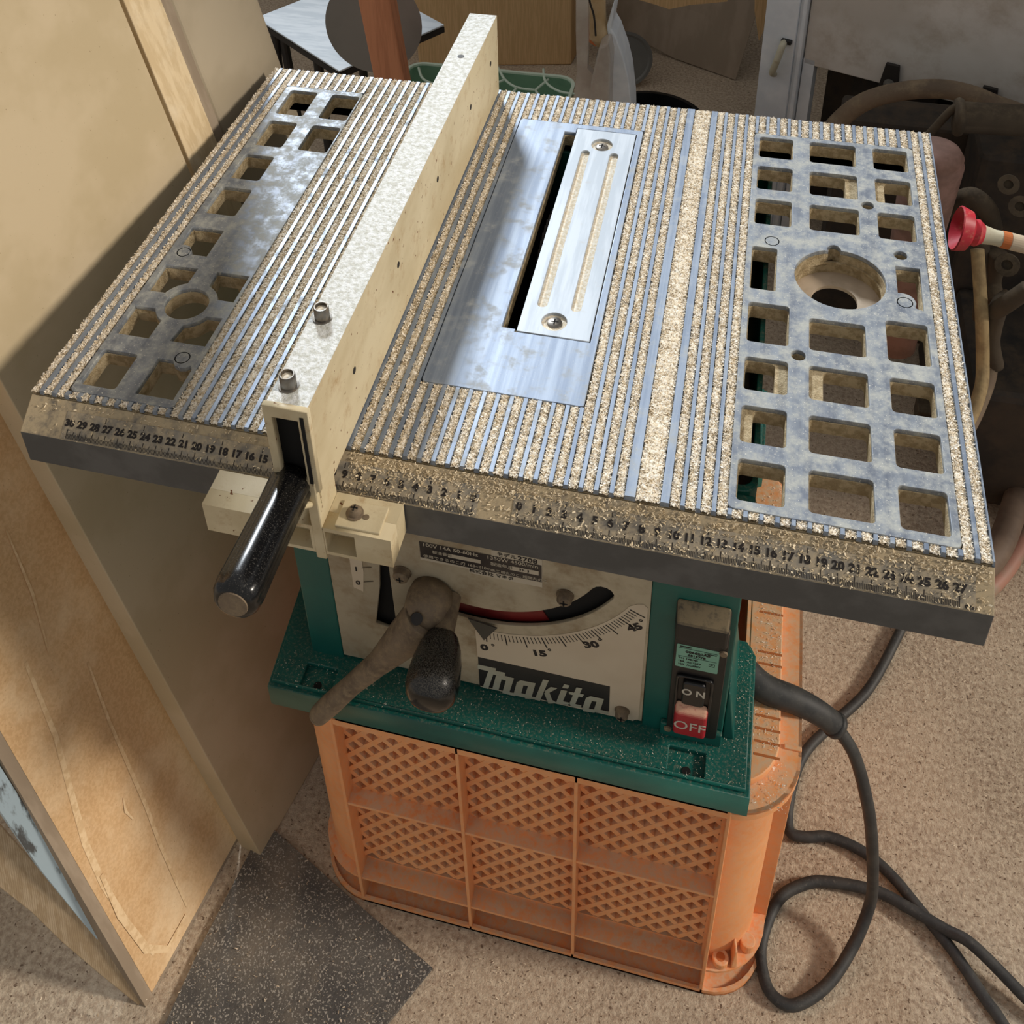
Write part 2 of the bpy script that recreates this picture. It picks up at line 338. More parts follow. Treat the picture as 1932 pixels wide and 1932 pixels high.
RX = [(0.1362, 0.1666), (0.1812, 0.2216), (0.2363, 0.2662)]
RY = [(0.3982, 0.4306), (0.3493, 0.3835), (0.2998, 0.3345), None, (0.1580, 0.2010), (0.1092, 0.1416), (0.0612, 0.0940), (0.0128, 0.0464)]
LX = [(-0.332, -0.303), (-0.2865, -0.2578)]
def hole_polys(g):
    """openings of the table, shrunk by g"""
    H = []
    for k, ry in enumerate(RY):
        if ry is None: continue
        for i, (a, b) in enumerate(RX):
            y0, y1 = ry
            if k == 4 and i == 1: y1 = 0.1918
            if g > 0 and (k, i) == (1, 1): b -= 0.009
            if g > 0 and (k, i) == (1, 2): a += 0.007
            if g > 0 and (k, i) == (5, 0): b -= 0.008
            if g > 0 and (k, i) == (5, 1): a += 0.009
            if g > 0 and (k, i) == (6, 0): a += 0.007
            H.append(rrect(a + g, b - g, y0 + g, y1 - g, 0.003))
    H.append(rrect(0.136 + g, 0.156 - g, 0.217 + g, 0.269 - g, 0.002))
    # slot with screw-boss corner
    H.append([(0.2472 + g, 0.2665 - g), (0.2472 + g, 0.2345)] + [(0.2517 + 0.0085 * cos(t), 0.2240 + 0.0105 * sin(t)) for t in (1.6, 1.1, 0.6, 0.1, -0.5)] + [(0.2655 - g, 0.2165 + g), (0.2655 - g, 0.2665 - g)])
    # left wing
    for y0, y1 in ((0.3825, 0.4266), (0.3270, 0.3695)):
        for a, b in LX: H.append(rrect(a + g, b - g, y0 + g, y1 - g, 0.003))
    for y0, y1 in ((0.2728, 0.3110), (0.2200, 0.2590)): H.append(rrect(-0.333 + g, -0.3035 - g, y0 + g, y1 - g, 0.003))
    H.append([(-0.3340 + g, 0.1995 - g), (-0.3340 + g, 0.1755)] + [(-0.3285 + 0.0085 * cos(t), 0.1660 + 0.0095 * sin(t)) for t in (1.5, 1.0, 0.4, -0.2)] + [(-0.318, 0.1650 + g), (-0.3045 - g, 0.1650 + g), (-0.3045 - g, 0.1995 - g)])
    cx, cy, R0 = -0.2953, 0.1085, 0.0245 + g * 0.5
    def arc(a0, a1, n=7): return [(cx + R0 * cos(radians(a0 + (a1 - a0) * i / n)), cy + R0 * sin(radians(a0 + (a1 - a0) * i / n))) for i in range(n + 1)]
    H.append([(-0.3340 + g, 0.1490 - g), (-0.3340 + g, 0.1165 + g)] + arc(160, 114) + [(-0.3050 - g, 0.1490 - g)])
    H.append([(-0.2590 - g, 0.1488 - g), (-0.2872 + g, 0.1488 - g)] + arc(68, 22) + [(-0.2590 - g, 0.1175 + g)])
    H.append([(-0.3352 + g, 0.0985 - g), (-0.3352 + g, 0.0665 + g), (-0.3070 - g, 0.0665 + g)] + arc(243, 205))
    H.append([(-0.2600 - g, 0.0985 - g)] + arc(-25, -70) + [(-0.2892 + g, 0.0675 + g), (-0.2600 - g, 0.0675 + g)])
    H.append(rrect(-0.3352 + g, -0.3062 - g, 0.0130 + g, 0.0490 - g, 0.003))
    H.append([(-0.2895 + g, 0.0130 + g), (-0.2595 - g, 0.0130 + g), (-0.2595 - g, 0.0430)] + [(-0.2690 + 0.009 * cos(t), 0.0520 + 0.009 * sin(t)) for t in (-0.6, -1.1, -1.6, -2.2, -2.8)] + [(-0.2800, 0.0490 - g), (-0.2895 + g, 0.0490 - g)])
    H.append(circ(cx, cy, 0.0178 - g)); R1 = 0.0347 - g
    H.append([(0.2045 + R1 * cos(radians(t)), 0.2420 + R1 * sin(radians(t))) for t in range(104, 445, 6)] + [(0.2005 + 0.0055 * cos(radians(t)), 0.2765 + 0.0065 * sin(radians(t)) - g) for t in (0, 30, 60, 90, 120, 150, 180)])
    for px, py in ((0.2290, 0.3425), (0.2520, 0.2804), (0.1736, 0.1503)): H.append(circ(px, py, 0.0052 - g * 0.4, 20))
    return H
insert_recess = [(-0.0446, 0.1345), (-0.0340, 0.1345), (-0.0340, 0.1315), (0.0238, 0.1315), (0.0238, 0.4125), (-0.0335, 0.4125), (-0.0335, 0.4050), (-0.0440, 0.4050)]
blade_slot = [(-0.0440, 0.1360), (-0.0330, 0.1360), (-0.0330, 0.4040), (-0.0434, 0.4040)]

# dust covered casting under the ribs
me = shape(rrect(XL, XR, 0, YB, 0.004), hole_polys(0.0008) + [blade_slot], ZT - 0.0150, ZT - 0.0038)
link('table_casting', me, M['web'], saw, label='sawdust coated casting below the bare ribs')

# bare metal lands and ribs
lands = []
RT, RB = ZT, ZT - 0.0045
Rp = (0.1315, 0.2712, 0.0055, 0.4365); Lp = (-0.3394, -0.2560, 0.0055, 0.4340); Cp = (-0.0895, 0.0292, 0.0685, 0.4195)
inb = lambda p, R: all(R[0] - 1e-4 <= q[0] <= R[1] + 1e-4 and R[2] <= q[1] <= R[3] for q in p)
H = hole_polys(0.0)
for W_ in (Rp, Lp): link('wing_plate', shape(rrect(*W_, 0.004), [h for h in H if inb(h, W_)], RB, RT, bevel=0.0004), M['alu'], saw, label='dusty bare metal plate with square openings')
lands.append(shape(rrect(*Cp, 0.003), [insert_recess], RB, RT, bevel=0.0004))
grooves = []       # (x0,x1,y0,y1)
ribs = MB()
def rib(x0, x1, y0=0.0, y1=YB):
    w = 0.0005
    ribs.hexa([(x0, y0, RB), (x1, y0, RB), (x1, y1, RB), (x0, y1, RB)], [(x0 + w, y0 + w, RT), (x1 - w, y0 + w, RT), (x1 - w, y1 - w, RT), (x0 + w, y1 - w, RT)])
def field(centres, gw, patch=None, skip=()):
    for i, c in enumerate(centres):
        a, b = c - gw / 2, c + gw / 2
        if patch and a > patch[0] - 0.004 and b < patch[1] + 0.004:
            grooves.append((a, b, 0, patch[2])); grooves.append((a, b, patch[3], YB))
        else: grooves.append((a, b, 0, YB))
        if i < len(centres) - 1:
            r0, r1 = b, centres[i + 1] - gw / 2
            if patch and r0 > patch[0] - 0.003 and r1 < patch[1] + 0.003: rib(r0, r1, 0, patch[2]); rib(r0, r1, patch[3], YB)
            else: rib(r0, r1)
GW = 0.0062
cR = [0.0988 + 0.00978 * k for k in range(20)]
field(cR, GW, Rp)
rib(0.0893, 0.0957); rib(cR[-1] + GW / 2, XR)
cC = [-0.1366 + 0.00999 * k for k in range(21)]
field(cC, GW, Cp)
rib(cC[-1] + GW / 2, 0.0740)
grooves.append((0.0740, 0.0893, 0, YB))
cL = [-0.3641 + 0.01012 * k for k in range(20)]
field(cL, GW, Lp)
rib(cL[-1] + GW / 2, -0.1585); rib(-0.1450, cC[0] - GW / 2); grooves.append((-0.1585, -0.1450, 0, YB))
lands.append(ribs.mesh())
top = link('table_top', mjoin(lands), M['alu_smooth'], saw, label='bare blue-grey aluminium ribs and lands')

# skirt and sloping front rail
sk = MB()
prof = [(-0.0005, ZT - 0.0040), (-0.0228, ZT - 0.0196), (-0.0228, 0.640), (-0.0185, 0.640), (-0.0185, 0.665), (-0.0005, ZT - 0.012)]
sk.prism([(XL, y, z) for y, z in prof], (XR - XL, 0, 0))
sk.box(XL, XL + 0.004, 0.0, YB, 0.640, ZT - 0.0045).box(XR - 0.004, XR, 0.0, YB, 0.640, ZT - 0.0045)
for xx in (XL, XR - 0.004): sk.prism([(xx, -0.0185, 0.6402), (xx, -0.0185, 0.6725), (xx, 0.0002, 0.6845), (xx, 0.0002, 0.6402)], (0.004, 0, 0)).box(XL, XR, YB - 0.004, YB, 0.640, ZT - 0.0045)
sk.build('front_rail', M['rail'], saw, fixn=True, bevel=0.0006)

# screws let into the table
for nm, (px, py) in (('a', (0.1514, 0.2784)), ('b', (0.2517, 0.2239)), ('c', (-0.3262, 0.1665)), ('d', (-0.2717, 0.0530))):
    s = MB().lathe((px, py, ZT - 0.004), (0, 0, 1), [(0, 0.0066), (0.0036, 0.0066), (0.0040, 0.0060), (0.0040, 0.0052), (0.0030, 0.0048), (0.0030, 0.0001)], 28)
    so = smooth_by_angle(s.build('table_screw', M['alu'], saw, fixn=True))
    c = MB().box(px - 0.0032, px + 0.0032, py - 0.0006, py + 0.0006, ZT - 0.0009, ZT - 0.0006).box(px - 0.0006, px + 0.0006, py - 0.0032, py + 0.0032, ZT - 0.0009, ZT - 0.0006)
    c.build('screw_cross', M['castgrey'], so)

# ring cup at the right (recessed hole with a lower seat)
seg = 56; cx, cy = 0.2045, 0.2420
link('ring_seat', shape(circ(cx, cy, 0.0385, seg), [circ(cx - 0.0015, cy - 0.0005, 0.0178, 40)], 0.6640, 0.6670), M['seat'], saw)
link('ring_wall', shape(circ(cx, cy, 0.0385, seg), [circ(cx, cy, 0.0345, seg)], 0.6670, 0.6752), M['web'], saw)
link('ring_lip', shape(circ(cx, cy, 0.0345, seg), [circ(cx, cy, 0.0325, seg)], 0.6770, 0.6785), M['web'], saw)

# ruler strips
S = Vector((0, -0.0223, -0.0156)); S.normalize(); up_s = -S; ns = Vector((1, 0, 0)).cross(up_s)   # down-slope direction, surface normal
def on_rail(x, f, h=0.0): return Vector((x, -0.0005, ZT - 0.0040)) + S * (0.0273 * f) + ns * h
def ruler(x0, x1, zero, sign, n, cm):
    q = [on_rail(x0, 0.97, 0.0004), on_rail(x1, 0.97, 0.0004), on_rail(x1, 0.26, 0.0004), on_rail(x0, 0.26, 0.0004)]
    rb = MB().hexa([p - ns * 0.0003 for p in q], q).build('ruler', M['ruler'], saw)
    mk = MB(); parts = []
    def tick(x, w, f0, f1):
        a = [on_rail(x - w / 2, f0, 0.0006), on_rail(x + w / 2, f0, 0.0006), on_rail(x + w / 2, f1, 0.0006), on_rail(x - w / 2, f1, 0.0006)]
        mk.hexa([p - ns * 0.0001 for p in a], a)
    for i in range(n * 10 + 1):
        x = zero + sign * i / 1000
        if not (x0 < x < x1): continue
        tick(x, 0.00035 if i % 10 else 0.0005, 0.955, 0.83 if i % 5 else (0.77 if i % 10 else 0.72))
    for k in range(0, n + 1):
        x = zero + sign * k / 100
        if x0 + 0.002 < x < x1 - 0.002: parts.append(text(str(k), 0.0068, on_rail(x, 0.565, 0.0006), (1, 0, 0), up_s, bold=0.00034, wide=1.1))
    for k in ([3.03 * j for j in range(1, 10)]):
        x = zero + sign * k / 100
        if x0 < x < x1: tick(x, 0.0005, 0.42, 0.30)
    if cm: parts.append(text('cm', 0.0042, on_rail(x1 - 0.0035, 0.90, 0.0006), (1, 0, 0), up_s, bold=0.0001))
    link('ruler_markings', mjoin([mk.mesh()] + parts), M['ink'], rb)
ruler(-0.0040, 0.2790, 0.0, 1, 27, True)
ruler(-0.3350, -0.0270, -0.0306, -1, 30, False)

# blade insert
ins = shape([(-0.0328, 0.1325), (0.0229, 0.1325), (0.0229, 0.4117), (-0.0328, 0.4117)],
            [rrect(-0.0230, -0.0152, 0.1620, 0.3775, 0.0038), rrect(0.0035, 0.0113, 0.1620, 0.3775, 0.0038), circ(-0.0060, 0.3890, 0.0098), circ(-0.0065, 0.1480, 0.0098)], ZT - 0.0030, ZT + 0.0002, bevel=0.0003)
ip = link('blade_insert', ins, M['insert'], saw, label='bright silver plate beside the blade slot')
MB().box(-0.0320, 0.0226, 0.1330, 0.4112, ZT - 0.0040, ZT - 0.0026).build('insert_base', M['sawdust'], ip)
for px, py in ((-0.0060, 0.3888), (-0.0065, 0.1492)):
    s = MB().lathe((px, py, ZT - 0.0027), (0, 0, 1), [(0, 0.0060), (0.0012, 0.0056), (0.0019, 0.0042), (0.0021, 0.0001)], 24)
    so = smooth_by_angle(s.build('insert_screw', M['steel'], ip, fixn=True))
    MB().box(px - 0.003, px + 0.003, py - 0.0005, py + 0.0005, ZT - 0.0007, ZT - 0.0005).box(px - 0.0005, px + 0.0005, py - 0.003, py + 0.003, ZT - 0.0007, ZT - 0.0005).build('screw_cross', M['dark'], so)
# blade in its housing, below the table
bl = MB(); n = 60; bp = []
for i in range(n * 2):
    a = pi * i / n; r = 0.094 if i % 2 else 0.089; bp.append((-0.0385, 0.270 + r * cos(a), 0.585 + r * sin(a)))
bl.prism(bp, (0.0016, 0, 0)).build('saw_blade', M['blackmetal'], saw, fixn=True)
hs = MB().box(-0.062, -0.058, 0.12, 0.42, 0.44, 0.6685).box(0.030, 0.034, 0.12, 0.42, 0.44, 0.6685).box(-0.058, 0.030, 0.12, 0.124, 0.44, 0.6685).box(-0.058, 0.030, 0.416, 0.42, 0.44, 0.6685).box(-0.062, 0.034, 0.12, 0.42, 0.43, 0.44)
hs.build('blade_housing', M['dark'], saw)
mo = MB().lathe((0.036, 0.24, 0.54), (1, 0, 0), [(0, 0.03), (0.01, 0.048), (0.07, 0.048), (0.085, 0.035), (0.10, 0.03)], 32); smooth_by_angle(mo.build('motor', M['blackmetal'], saw, fixn=True))

# body
bx0, bx1, by0, by1 = -0.197, 0.1508, 0.0380, 0.405
ring_o = rrect(bx0, bx1, by0, by1, 0.010); ring_i = rrect(bx0 + 0.004, bx1 - 0.004, by0 + 0.006, by1 - 0.004, 0.007)
link('body_housing', shape(ring_o, [ring_i], 0.372, 0.6680, bevel=0.0008), M['green'], saw)
for a, b in ((0.0874, 0.1500), (-0.1960, -0.1670)): MB().box(a, b, 0.0300, 0.0385, 0.3765, 0.6650).build('front_cheek', M['green'], saw, bevel=0.0012)
# base flange with feet
def flange(i):
    return [(-0.2240 + i, -0.0055 + i), (0.1745 - i, -0.0055 + i), (0.1745 - i, 0.1130), (0.1700 - i, 0.1210), (0.1600, 0.1250 - i), (0.1530 - i, 0.1320), (0.1530 - i, 0.305), (0.1745 - i, 0.315 + i),
            (0.1745 - i, 0.420 - i), (-0.2330 + i, 0.420 - i), (-0.2330 + i, 0.315 + i), (-0.203 + i, 0.305), (-0.203 + i, 0.140), (-0.2330 + i, 0.118 - i)]
me1 = shape(flange(0.0), [ring_i], 0.3455, 0.3730, bevel=0.001)
me2 = shape(flange(0.0035), [ring_i, rrect(0.1107, 0.1390, -0.0008, 0.0188, 0.001), rrect(-0.196, -0.168, -0.0008, 0.0188, 0.001)], 0.3730, 0.3785, bevel=0.0008)
pk = MB().box(0.1107, 0.1390, -0.0008, 0.0188, 0.3725, 0.3733)
base = link('base_flange', mjoin([me1, me2]), M['green'], saw)
for px in (0.1255, -0.182):
    MB().cyl((px, 0.0040, 0.3728), (px, 0.0040, 0.3737), 0.0034, 20).build('mounting_hole', M['dark'], base)
ps = MB().hexa([(0.1508, 0.034, 0.378), (0.1600, 0.034, 0.378), (0.1600, 0.120, 0.378), (0.1508, 0.120, 0.378)], [(0.1508, 0.040, 0.43), (0.1530, 0.040, 0.43), (0.1530, 0.118, 0.43), (0.1508, 0.118, 0.43)])
ps.build('body_rib', M['green'], saw, bevel=0.002)
MB().box(0.1020, 0.1500, 0.0255, 0.0300, 0.3785, 0.3950).build('body_step', M['green'], saw, bevel=0.001)

# bevel plate (beige) with curved slot
ACX, ACZ = -0.0396, 0.5881
def apt(r, deg): return (ACX + r * sin(radians(deg)), ACZ - r * cos(radians(deg)))
SCX, SCZ = -0.0428, 0.5887
def spt(r, deg): return (SCX + r * sin(radians(deg)), SCZ - r * cos(radians(deg)))
slot_poly = [spt(0.0985, a) for a in range(-22, 63, 3)]
slot_poly += [(spt(0.1071, 62)[0] + 0.0086 * cos(radians(t)), spt(0.1071, 62)[1] + 0.0086 * sin(radians(t))) for t in (125, 100, 70, 40, 10, -15)]
slot_poly += [spt(0.1157, a) for a in range(62, -25, -3)]
hslot = [(-0.1330, 0.4400), (-0.1150, 0.4350), (-0.1160, 0.5400), (-0.1210, 0.5500), (-0.1255, 0.4900)]
bev = link('bevel_plate', shape([(-0.1668, 0.383), (0.0872, 0.383), (0.0872, 0.662), (-0.1668, 0.662)], [slot_poly, hslot], -0.0, 0.0030, FRONT(0.0330), bevel=0.0004), M['beige'], saw)
MB().box(-0.165, 0.0870, 0.0368, 0.0378, 0.382, 0.66).build('plate_backing', M['dark'], saw)
rg = MB().prism([(p[0], 0.0366, p[1]) for p in [spt(0.096, a) for a in range(-24, 30, 3)] + [spt(0.118, a) for a in range(27, -26, -3)]], (0, -0.0008, 0)); rg.build('slot_guard', M['redin'], saw, fixn=True)
YF = 0.0299
# angle scale sticker
sc = [(-0.0465, 0.3815), (0.0800, 0.3815)] + [(0.0845 + 0.0, 0.3860)] + [(0.0855, 0.5330), (0.0820, 0.5365), (0.0775, 0.5350)] + [apt(0.1255, a) for a in range(63, -4, -3)] + [(-0.0480, 0.4600)]
stk = link('angle_scale', shape(sc, [], 0, 0.0003, FRONT(YF)), M['white_sticker'], bev)
tk = MB(); parts = []
for d in range(0, 46):
    r0, r1 = 0.1278, 0.1355 if d % 5 else 0.1405
    q = d; d = d * 1.36 + 0.3
    a, b = Vector((apt(r0, d)[0], YF - 0.0003, apt(r0, d)[1])), Vector((apt(r1, d)[0], YF - 0.0003, apt(r1, d)[1]))
    t = Vector((cos(radians(d)), 0, sin(radians(d)))) * (0.0003 if q % 5 else 0.00048)
    tk.hexa([a - t, b - t, b + t, a + t], [a - t + Vector((0, -.0002, 0)), b - t + Vector((0, -.0002, 0)), b + t + Vector((0, -.0002, 0)), a + t + Vector((0, -.0002, 0))])
for d, x, z, tl in ((0, -0.0402, 0.4387, 0), (15, 0.0047, 0.4469, 12), (30, 0.0455, 0.4730, 24), (45, 0.0778, 0.5065, 38)):
    u = (cos(radians(tl)), 0, sin(radians(tl))); v = (-sin(radians(tl)), 0, cos(radians(tl)))
    parts.append(text(str(d), 0.0100, (x - 0.001, YF - 0.0004, z), u, v, bold=0.0005, wide=1.25))
    o2 = Vector((x, YF - 0.0004, z)) + Vector(u) * (0.0062 if d == 0 else 0.0088) + Vector(v) * 0.0032
    parts.append(text('°', 0.0100, o2, u, v, bold=0.0001))
link('scale_markings', mjoin([tk.mesh()] + parts), M['ink'], stk)
band = link('logo_band', shape([(-0.0470, 0.4238), (0.0606, 0.4226), (0.0608, 0.3878), (0.030, 0.3830), (-0.0470, 0.3830)], [], 0, 0.0002, FRONT(YF - 0.0003)), M['black_sticker'], stk)
LOGO = [[(-0.0477, 0.4075), (-0.0327, 0.4071), (-0.0321, 0.4136), (-0.0476, 0.4135)], [(-0.039, 0.4047), (-0.0251, 0.4034), (-0.0245, 0.4102), (-0.0389, 0.4102)], [(-0.0275, 0.3997), (-0.0188, 0.3992), (-0.0174, 0.4052), (-0.0274, 0.4058)], [(-0.0443, 0.3817), (-0.0397, 0.3814), (-0.0341, 0.4066), (-0.039, 0.4064)], [(-0.0361, 0.3826), (-0.0309, 0.3823), (-0.0271, 0.4037), (-0.0323, 0.404)], [(-0.0273, 0.3826), (-0.0217, 0.3825), (-0.0174, 0.405), (-0.0236, 0.4029)], [(-0.0277, 0.3802), (-0.0172, 0.3798), (-0.0146, 0.3842), (-0.0273, 0.3832)], [(-0.0118, 0.398), (-0.0006, 0.3995), (0.0007, 0.405), (-0.0117, 0.4046), (-0.015, 0.4006)], [(-0.0178, 0.384), (-0.012, 0.3829), (-0.0092, 0.4001), (-0.015, 0.4006)], [(-0.0088, 0.3825), (-0.0033, 0.3813), (0.0005, 0.4043), (-0.005, 0.4022)], [(-0.0172, 0.3809), (-0.0082, 0.3811), (-0.0062, 0.3863), (-0.0171, 0.386)], [(-0.0082, 0.3799), (0.0022, 0.3828), (0.0015, 0.3851), (-0.0088, 0.3836)], [(-0.0004, 0.3813), (0.0041, 0.3814), (0.0115, 0.4134), (0.0068, 0.4129)], [(0.0086, 0.3926), (0.0124, 0.3968), (0.0186, 0.4052), (0.0131, 0.4048), (0.0083, 0.3974)], [(0.0111, 0.3802), (0.0188, 0.3838), (0.0143, 0.3865), (0.0118, 0.3977), (0.0077, 0.3939)], [(0.0225, 0.4073), (0.0272, 0.408), (0.0284, 0.4128), (0.024, 0.4131)], [(0.0181, 0.3869), (0.0175, 0.3833), (0.0274, 0.3849), (0.0286, 0.3882), (0.0232, 0.3883), (0.0266, 0.4045), (0.0216, 0.4042)], [(0.0286, 0.3876), (0.0296, 0.3841), (0.0378, 0.3851), (0.0384, 0.3881), (0.0333, 0.3884), (0.0386, 0.4126), (0.034, 0.4124)], [(0.0282, 0.4007), (0.0388, 0.4003), (0.0403, 0.4046), (0.0278, 0.4041)], [(0.0451, 0.398), (0.055, 0.3991), (0.0564, 0.4046), (0.0453, 0.4043), (0.0419, 0.4006)], [(0.0391, 0.384), (0.0441, 0.3843), (0.0472, 0.4005), (0.0419, 0.4006)], [(0.0485, 0.3855), (0.0535, 0.3858), (0.0563, 0.4043), (0.0509, 0.4008)], [(0.0397, 0.3809), (0.0492, 0.3822), (0.0503, 0.3868), (0.0397, 0.3859)], [(0.0491, 0.3829), (0.0604, 0.3846), (0.0603, 0.388), (0.0522, 0.3886)]]
lg = MB()
for k, q in enumerate(LOGO): lg.prism([(x, YF - 0.00055 - k * 0.00002, z) for x, z in q], (0, -0.0002, 0))
link('logo_lettering', lg.mesh(), M['logo'], stk)
# rating plate
rp = link('rating_plate', shape([(-0.0885, 0.5395), (-0.0882, 0.5590), (-0.0320, 0.5590), (-0.0318, 0.5655), (0.0066, 0.5655), (0.0066, 0.5325), (-0.0500, 0.5325), (-0.0505, 0.5370), (-0.0885, 0.5370)], [], 0, 0.0003, FRONT(YF)), M['silver'], bev)
link('black_field', shape([(-0.0882, 0.5400), (-0.0882, 0.5590), (0.0062, 0.5590), (0.0062, 0.5388), (-0.0400, 0.5388)], [], 0, 0.0001, FRONT(YF - 0.0003)), M['black_sticker'], rp)
yy = YF - 0.0005; X1, Z1 = (1, 0, 0), (0, 0, 1); T = []
T += [text('100V 14A 50-60Hz', 0.0056, (-0.0860, yy, 0.5563), X1, Z1, align='LEFT', bold=.00005), text('1350W 4500/min', 0.0056, (-0.0360, yy, 0.5563), X1, Z1, align='LEFT', bold=.00005)]
T += [text('使用できるのこ刃 168~210mm', 0.0042, (-0.0860, yy, 0.5424), X1, Z1, align='LEFT'), text('木工用丸のこ, 超硬丸のこ', 0.0038, (-0.0330, yy, 0.5414), X1, Z1, align='LEFT'), text('製造番号', 0.0040, (-0.0785, yy, 0.5492), X1, Z1, align='LEFT'), text('製造年月', 0.0044, (-0.0330, yy, 0.5492), X1, Z1, align='LEFT')]
bxs = MB().box(-0.0660, -0.0405, yy - 0.0001, yy, 0.5470, 0.5512).box(-0.0180, 0.0040, yy - 0.0001, yy, 0.5466, 0.5515)
link('plate_text', mjoin(T + [bxs.mesh()]), M['silver'], rp)
T = [text('モデル', 0.0052, (-0.0280, yy, 0.5620), X1, Z1, align='LEFT'), text('2708', 0.0066, (-0.0120, yy, 0.5620), X1, Z1, align='LEFT', bold=.0001, wide=1.15), text('株式会社 マキタ', 0.0048, (-0.0500, yy, 0.5358), X1, Z1, align='LEFT'), text('93- 3', 0.0038, (-0.0070, yy - 0.0002, 0.5491), X1, Z1)]
link('dark_text', mjoin(T), M['ink'], rp)
# depth sticker at the left
dp = link('depth_sticker', shape([(-0.1480, 0.4830), (-0.1400, 0.4800), (-0.1375, 0.5060), (-0.1378, 0.53), (-0.1480, 0.53)], [], 0, 0.0003, FRONT(YF)), M['white_sticker'], bev)
T = [text('1', 0.0072, (-0.1435, yy, 0.5080), X1, Z1, bold=.0003), text('0', 0.0072, (-0.1435, yy, 0.4905), X1, Z1, bold=.0003)]
tl = MB()
for z in (0.493, 0.511): tl.prism([(-0.1385, yy, z), (-0.1300, yy, z + 0.0035), (-0.1300, yy, z + 0.0041), (-0.1385, yy, z + 0.0006)], (0, -0.0001, 0))
link('depth_digits', mjoin(T + [tl.mesh()]), M['ink'], dp)
# plate screws and pointer
for px, pz, rr in ((0.0240, 0.529, 0.0062), (0.0712, 0.393, 0.0056), (-0.1045, 0.5165, 0.0068)):
    s = MB().lathe((px, YF, pz), (0, -1, 0), [(0, rr * 1.1), (0.001, rr * 1.1), (0.001, rr), (0.006, rr * 0.9), (0.0078, rr * 0.6), (0.0078, 0.0001)], 20)
    so = smooth_by_angle(s.build('plate_screw', M['castgrey'], bev, fixn=True))
    MB().box(px - 0.003, px + 0.003, YF - 0.0081, YF - 0.0077, pz - 0.0006, pz + 0.0006).box(px - 0.0006, px + 0.0006, YF - 0.0081, YF - 0.0077, pz - 0.003, pz + 0.003).build('screw_cross', M['dark'], so)
pt = MB().prism([(-0.0525, 0.0270, 0.4790), (-0.0290, 0.0270, 0.4740), (-0.0408, 0.0290, 0.4510)], (0, -0.0010, 0)); pt.build('angle_pointer', M['pointer'], bev, fixn=True)

# clamp lever
lv = MB().lathe((-0.0800, 0.027, 0.5000), (-0.10, -1, 0.16), [(0, 0.018), (0.008, 0.0185), (0.020, 0.0160), (0.027, 0.0095), (0.028, 0.0001)], 32)
lv.tube([(-0.0815, 0.010, 0.497), (-0.0990, 0.004, 0.470), (-0.1210, -0.001, 0.437), (-0.1450, -0.006, 0.405), (-0.1650, -0.010, 0.376), (-0.1765, -0.012, 0.359)], [0.0175, 0.0150, 0.0098, 0.0085, 0.0092, 0.0085], n=20)
lv.lathe((-0.1765, -0.012, 0.359), (-0.55, -0.1, -0.8), [(0, 0.0085), (0.003, 0.0078), (0.0055, 0.0055), (0.0068, 0.0001)], 20)
lvo = lv.build('clamp_lever', M['castgrey'], saw, fixn=True, smooth=True)
MB().lathe((-0.0848, -0.0010, 0.5080), (0.25, -0.45, 0.75), [(0, 0.0048), (0.0050, 0.0044), (0.0050, 0.0001)], 20).build('lever_rivet', M['blackmetal'], lvo, fixn=True)
# height crank knob
ax = Vector((0.05, -1.0, -0.10))
kr = MB().cyl((-0.0665, 0.0300, 0.4980), (-0.0650, -0.0010, 0.4930), 0.0085, 24).build('crank_shaft', M['castgrey'], saw, smooth=False)
smooth_by_angle(kr)
kn = MB().lathe((-0.0655, 0.0040, 0.4905), ax, [(0, 0.0090), (0.004, 0.0125), (0.012, 0.0160), (0.024, 0.0188), (0.036, 0.0202), (0.044, 0.0200), (0.050, 0.0180), (0.0545, 0.0135), (0.0560, 0.0090), (0.0562, 0.0001)], 40)
kn.build('crank_knob', M['knob'], saw, smooth=True, fixn=True)

# switch box
swb = link('switch_plate', shape(rrect(0.1068, 0.1455, 0.3880, 0.5300, 0.004), [], 0, 0.0050, FRONT(0.0300), bevel=0.0006), M['switch'], saw)
hood = MB().hexa([(0.1055, 0.030, 0.5180), (0.1450, 0.030, 0.5180), (0.1450, 0.030, 0.5530), (0.1055, 0.030, 0.5530)], [(0.1070, 0.0170, 0.5200), (0.1440, 0.0170, 0.5200), (0.1440, 0.0170, 0.5400), (0.1070, 0.0170, 0.5400)])
hood.build('switch_hood', M['switch'], saw, bevel=0.002, fixn=True)
YS = 0.0250
ml = link('switch_label', shape(rrect(0.1088, 0.1400, 0.4770, 0.5050, 0.001), [], 0, 0.0002, FRONT(YS)), M['mint'], swb)
T = [text('006620A0', 0.0036, (0.1245, YS - .0003, 0.4972), X1, Z1, bold=.00015, wide=1.2), text('6815778', 0.0034, (0.1238, YS - .0003, 0.4932), X1, Z1, bold=.00012, wide=1.1), text('T41 148140', 0.0027, (0.1105, YS - .0003, 0.4882), X1, Z1, align='LEFT', bold=.00006, wide=1.1),
     text('15A  AC125V', 0.0027, (0.1105, YS - .0003, 0.4846), X1, Z1, align='LEFT', bold=.00006, wide=1.1), text('10A  AC250V', 0.0027, (0.1105, YS - .0003, 0.4808), X1, Z1, align='LEFT', bold=.00006, wide=1.1), text('JP', 0.0024, (0.1352, YS - .0003, 0.4865), X1, Z1)]
ln = MB()
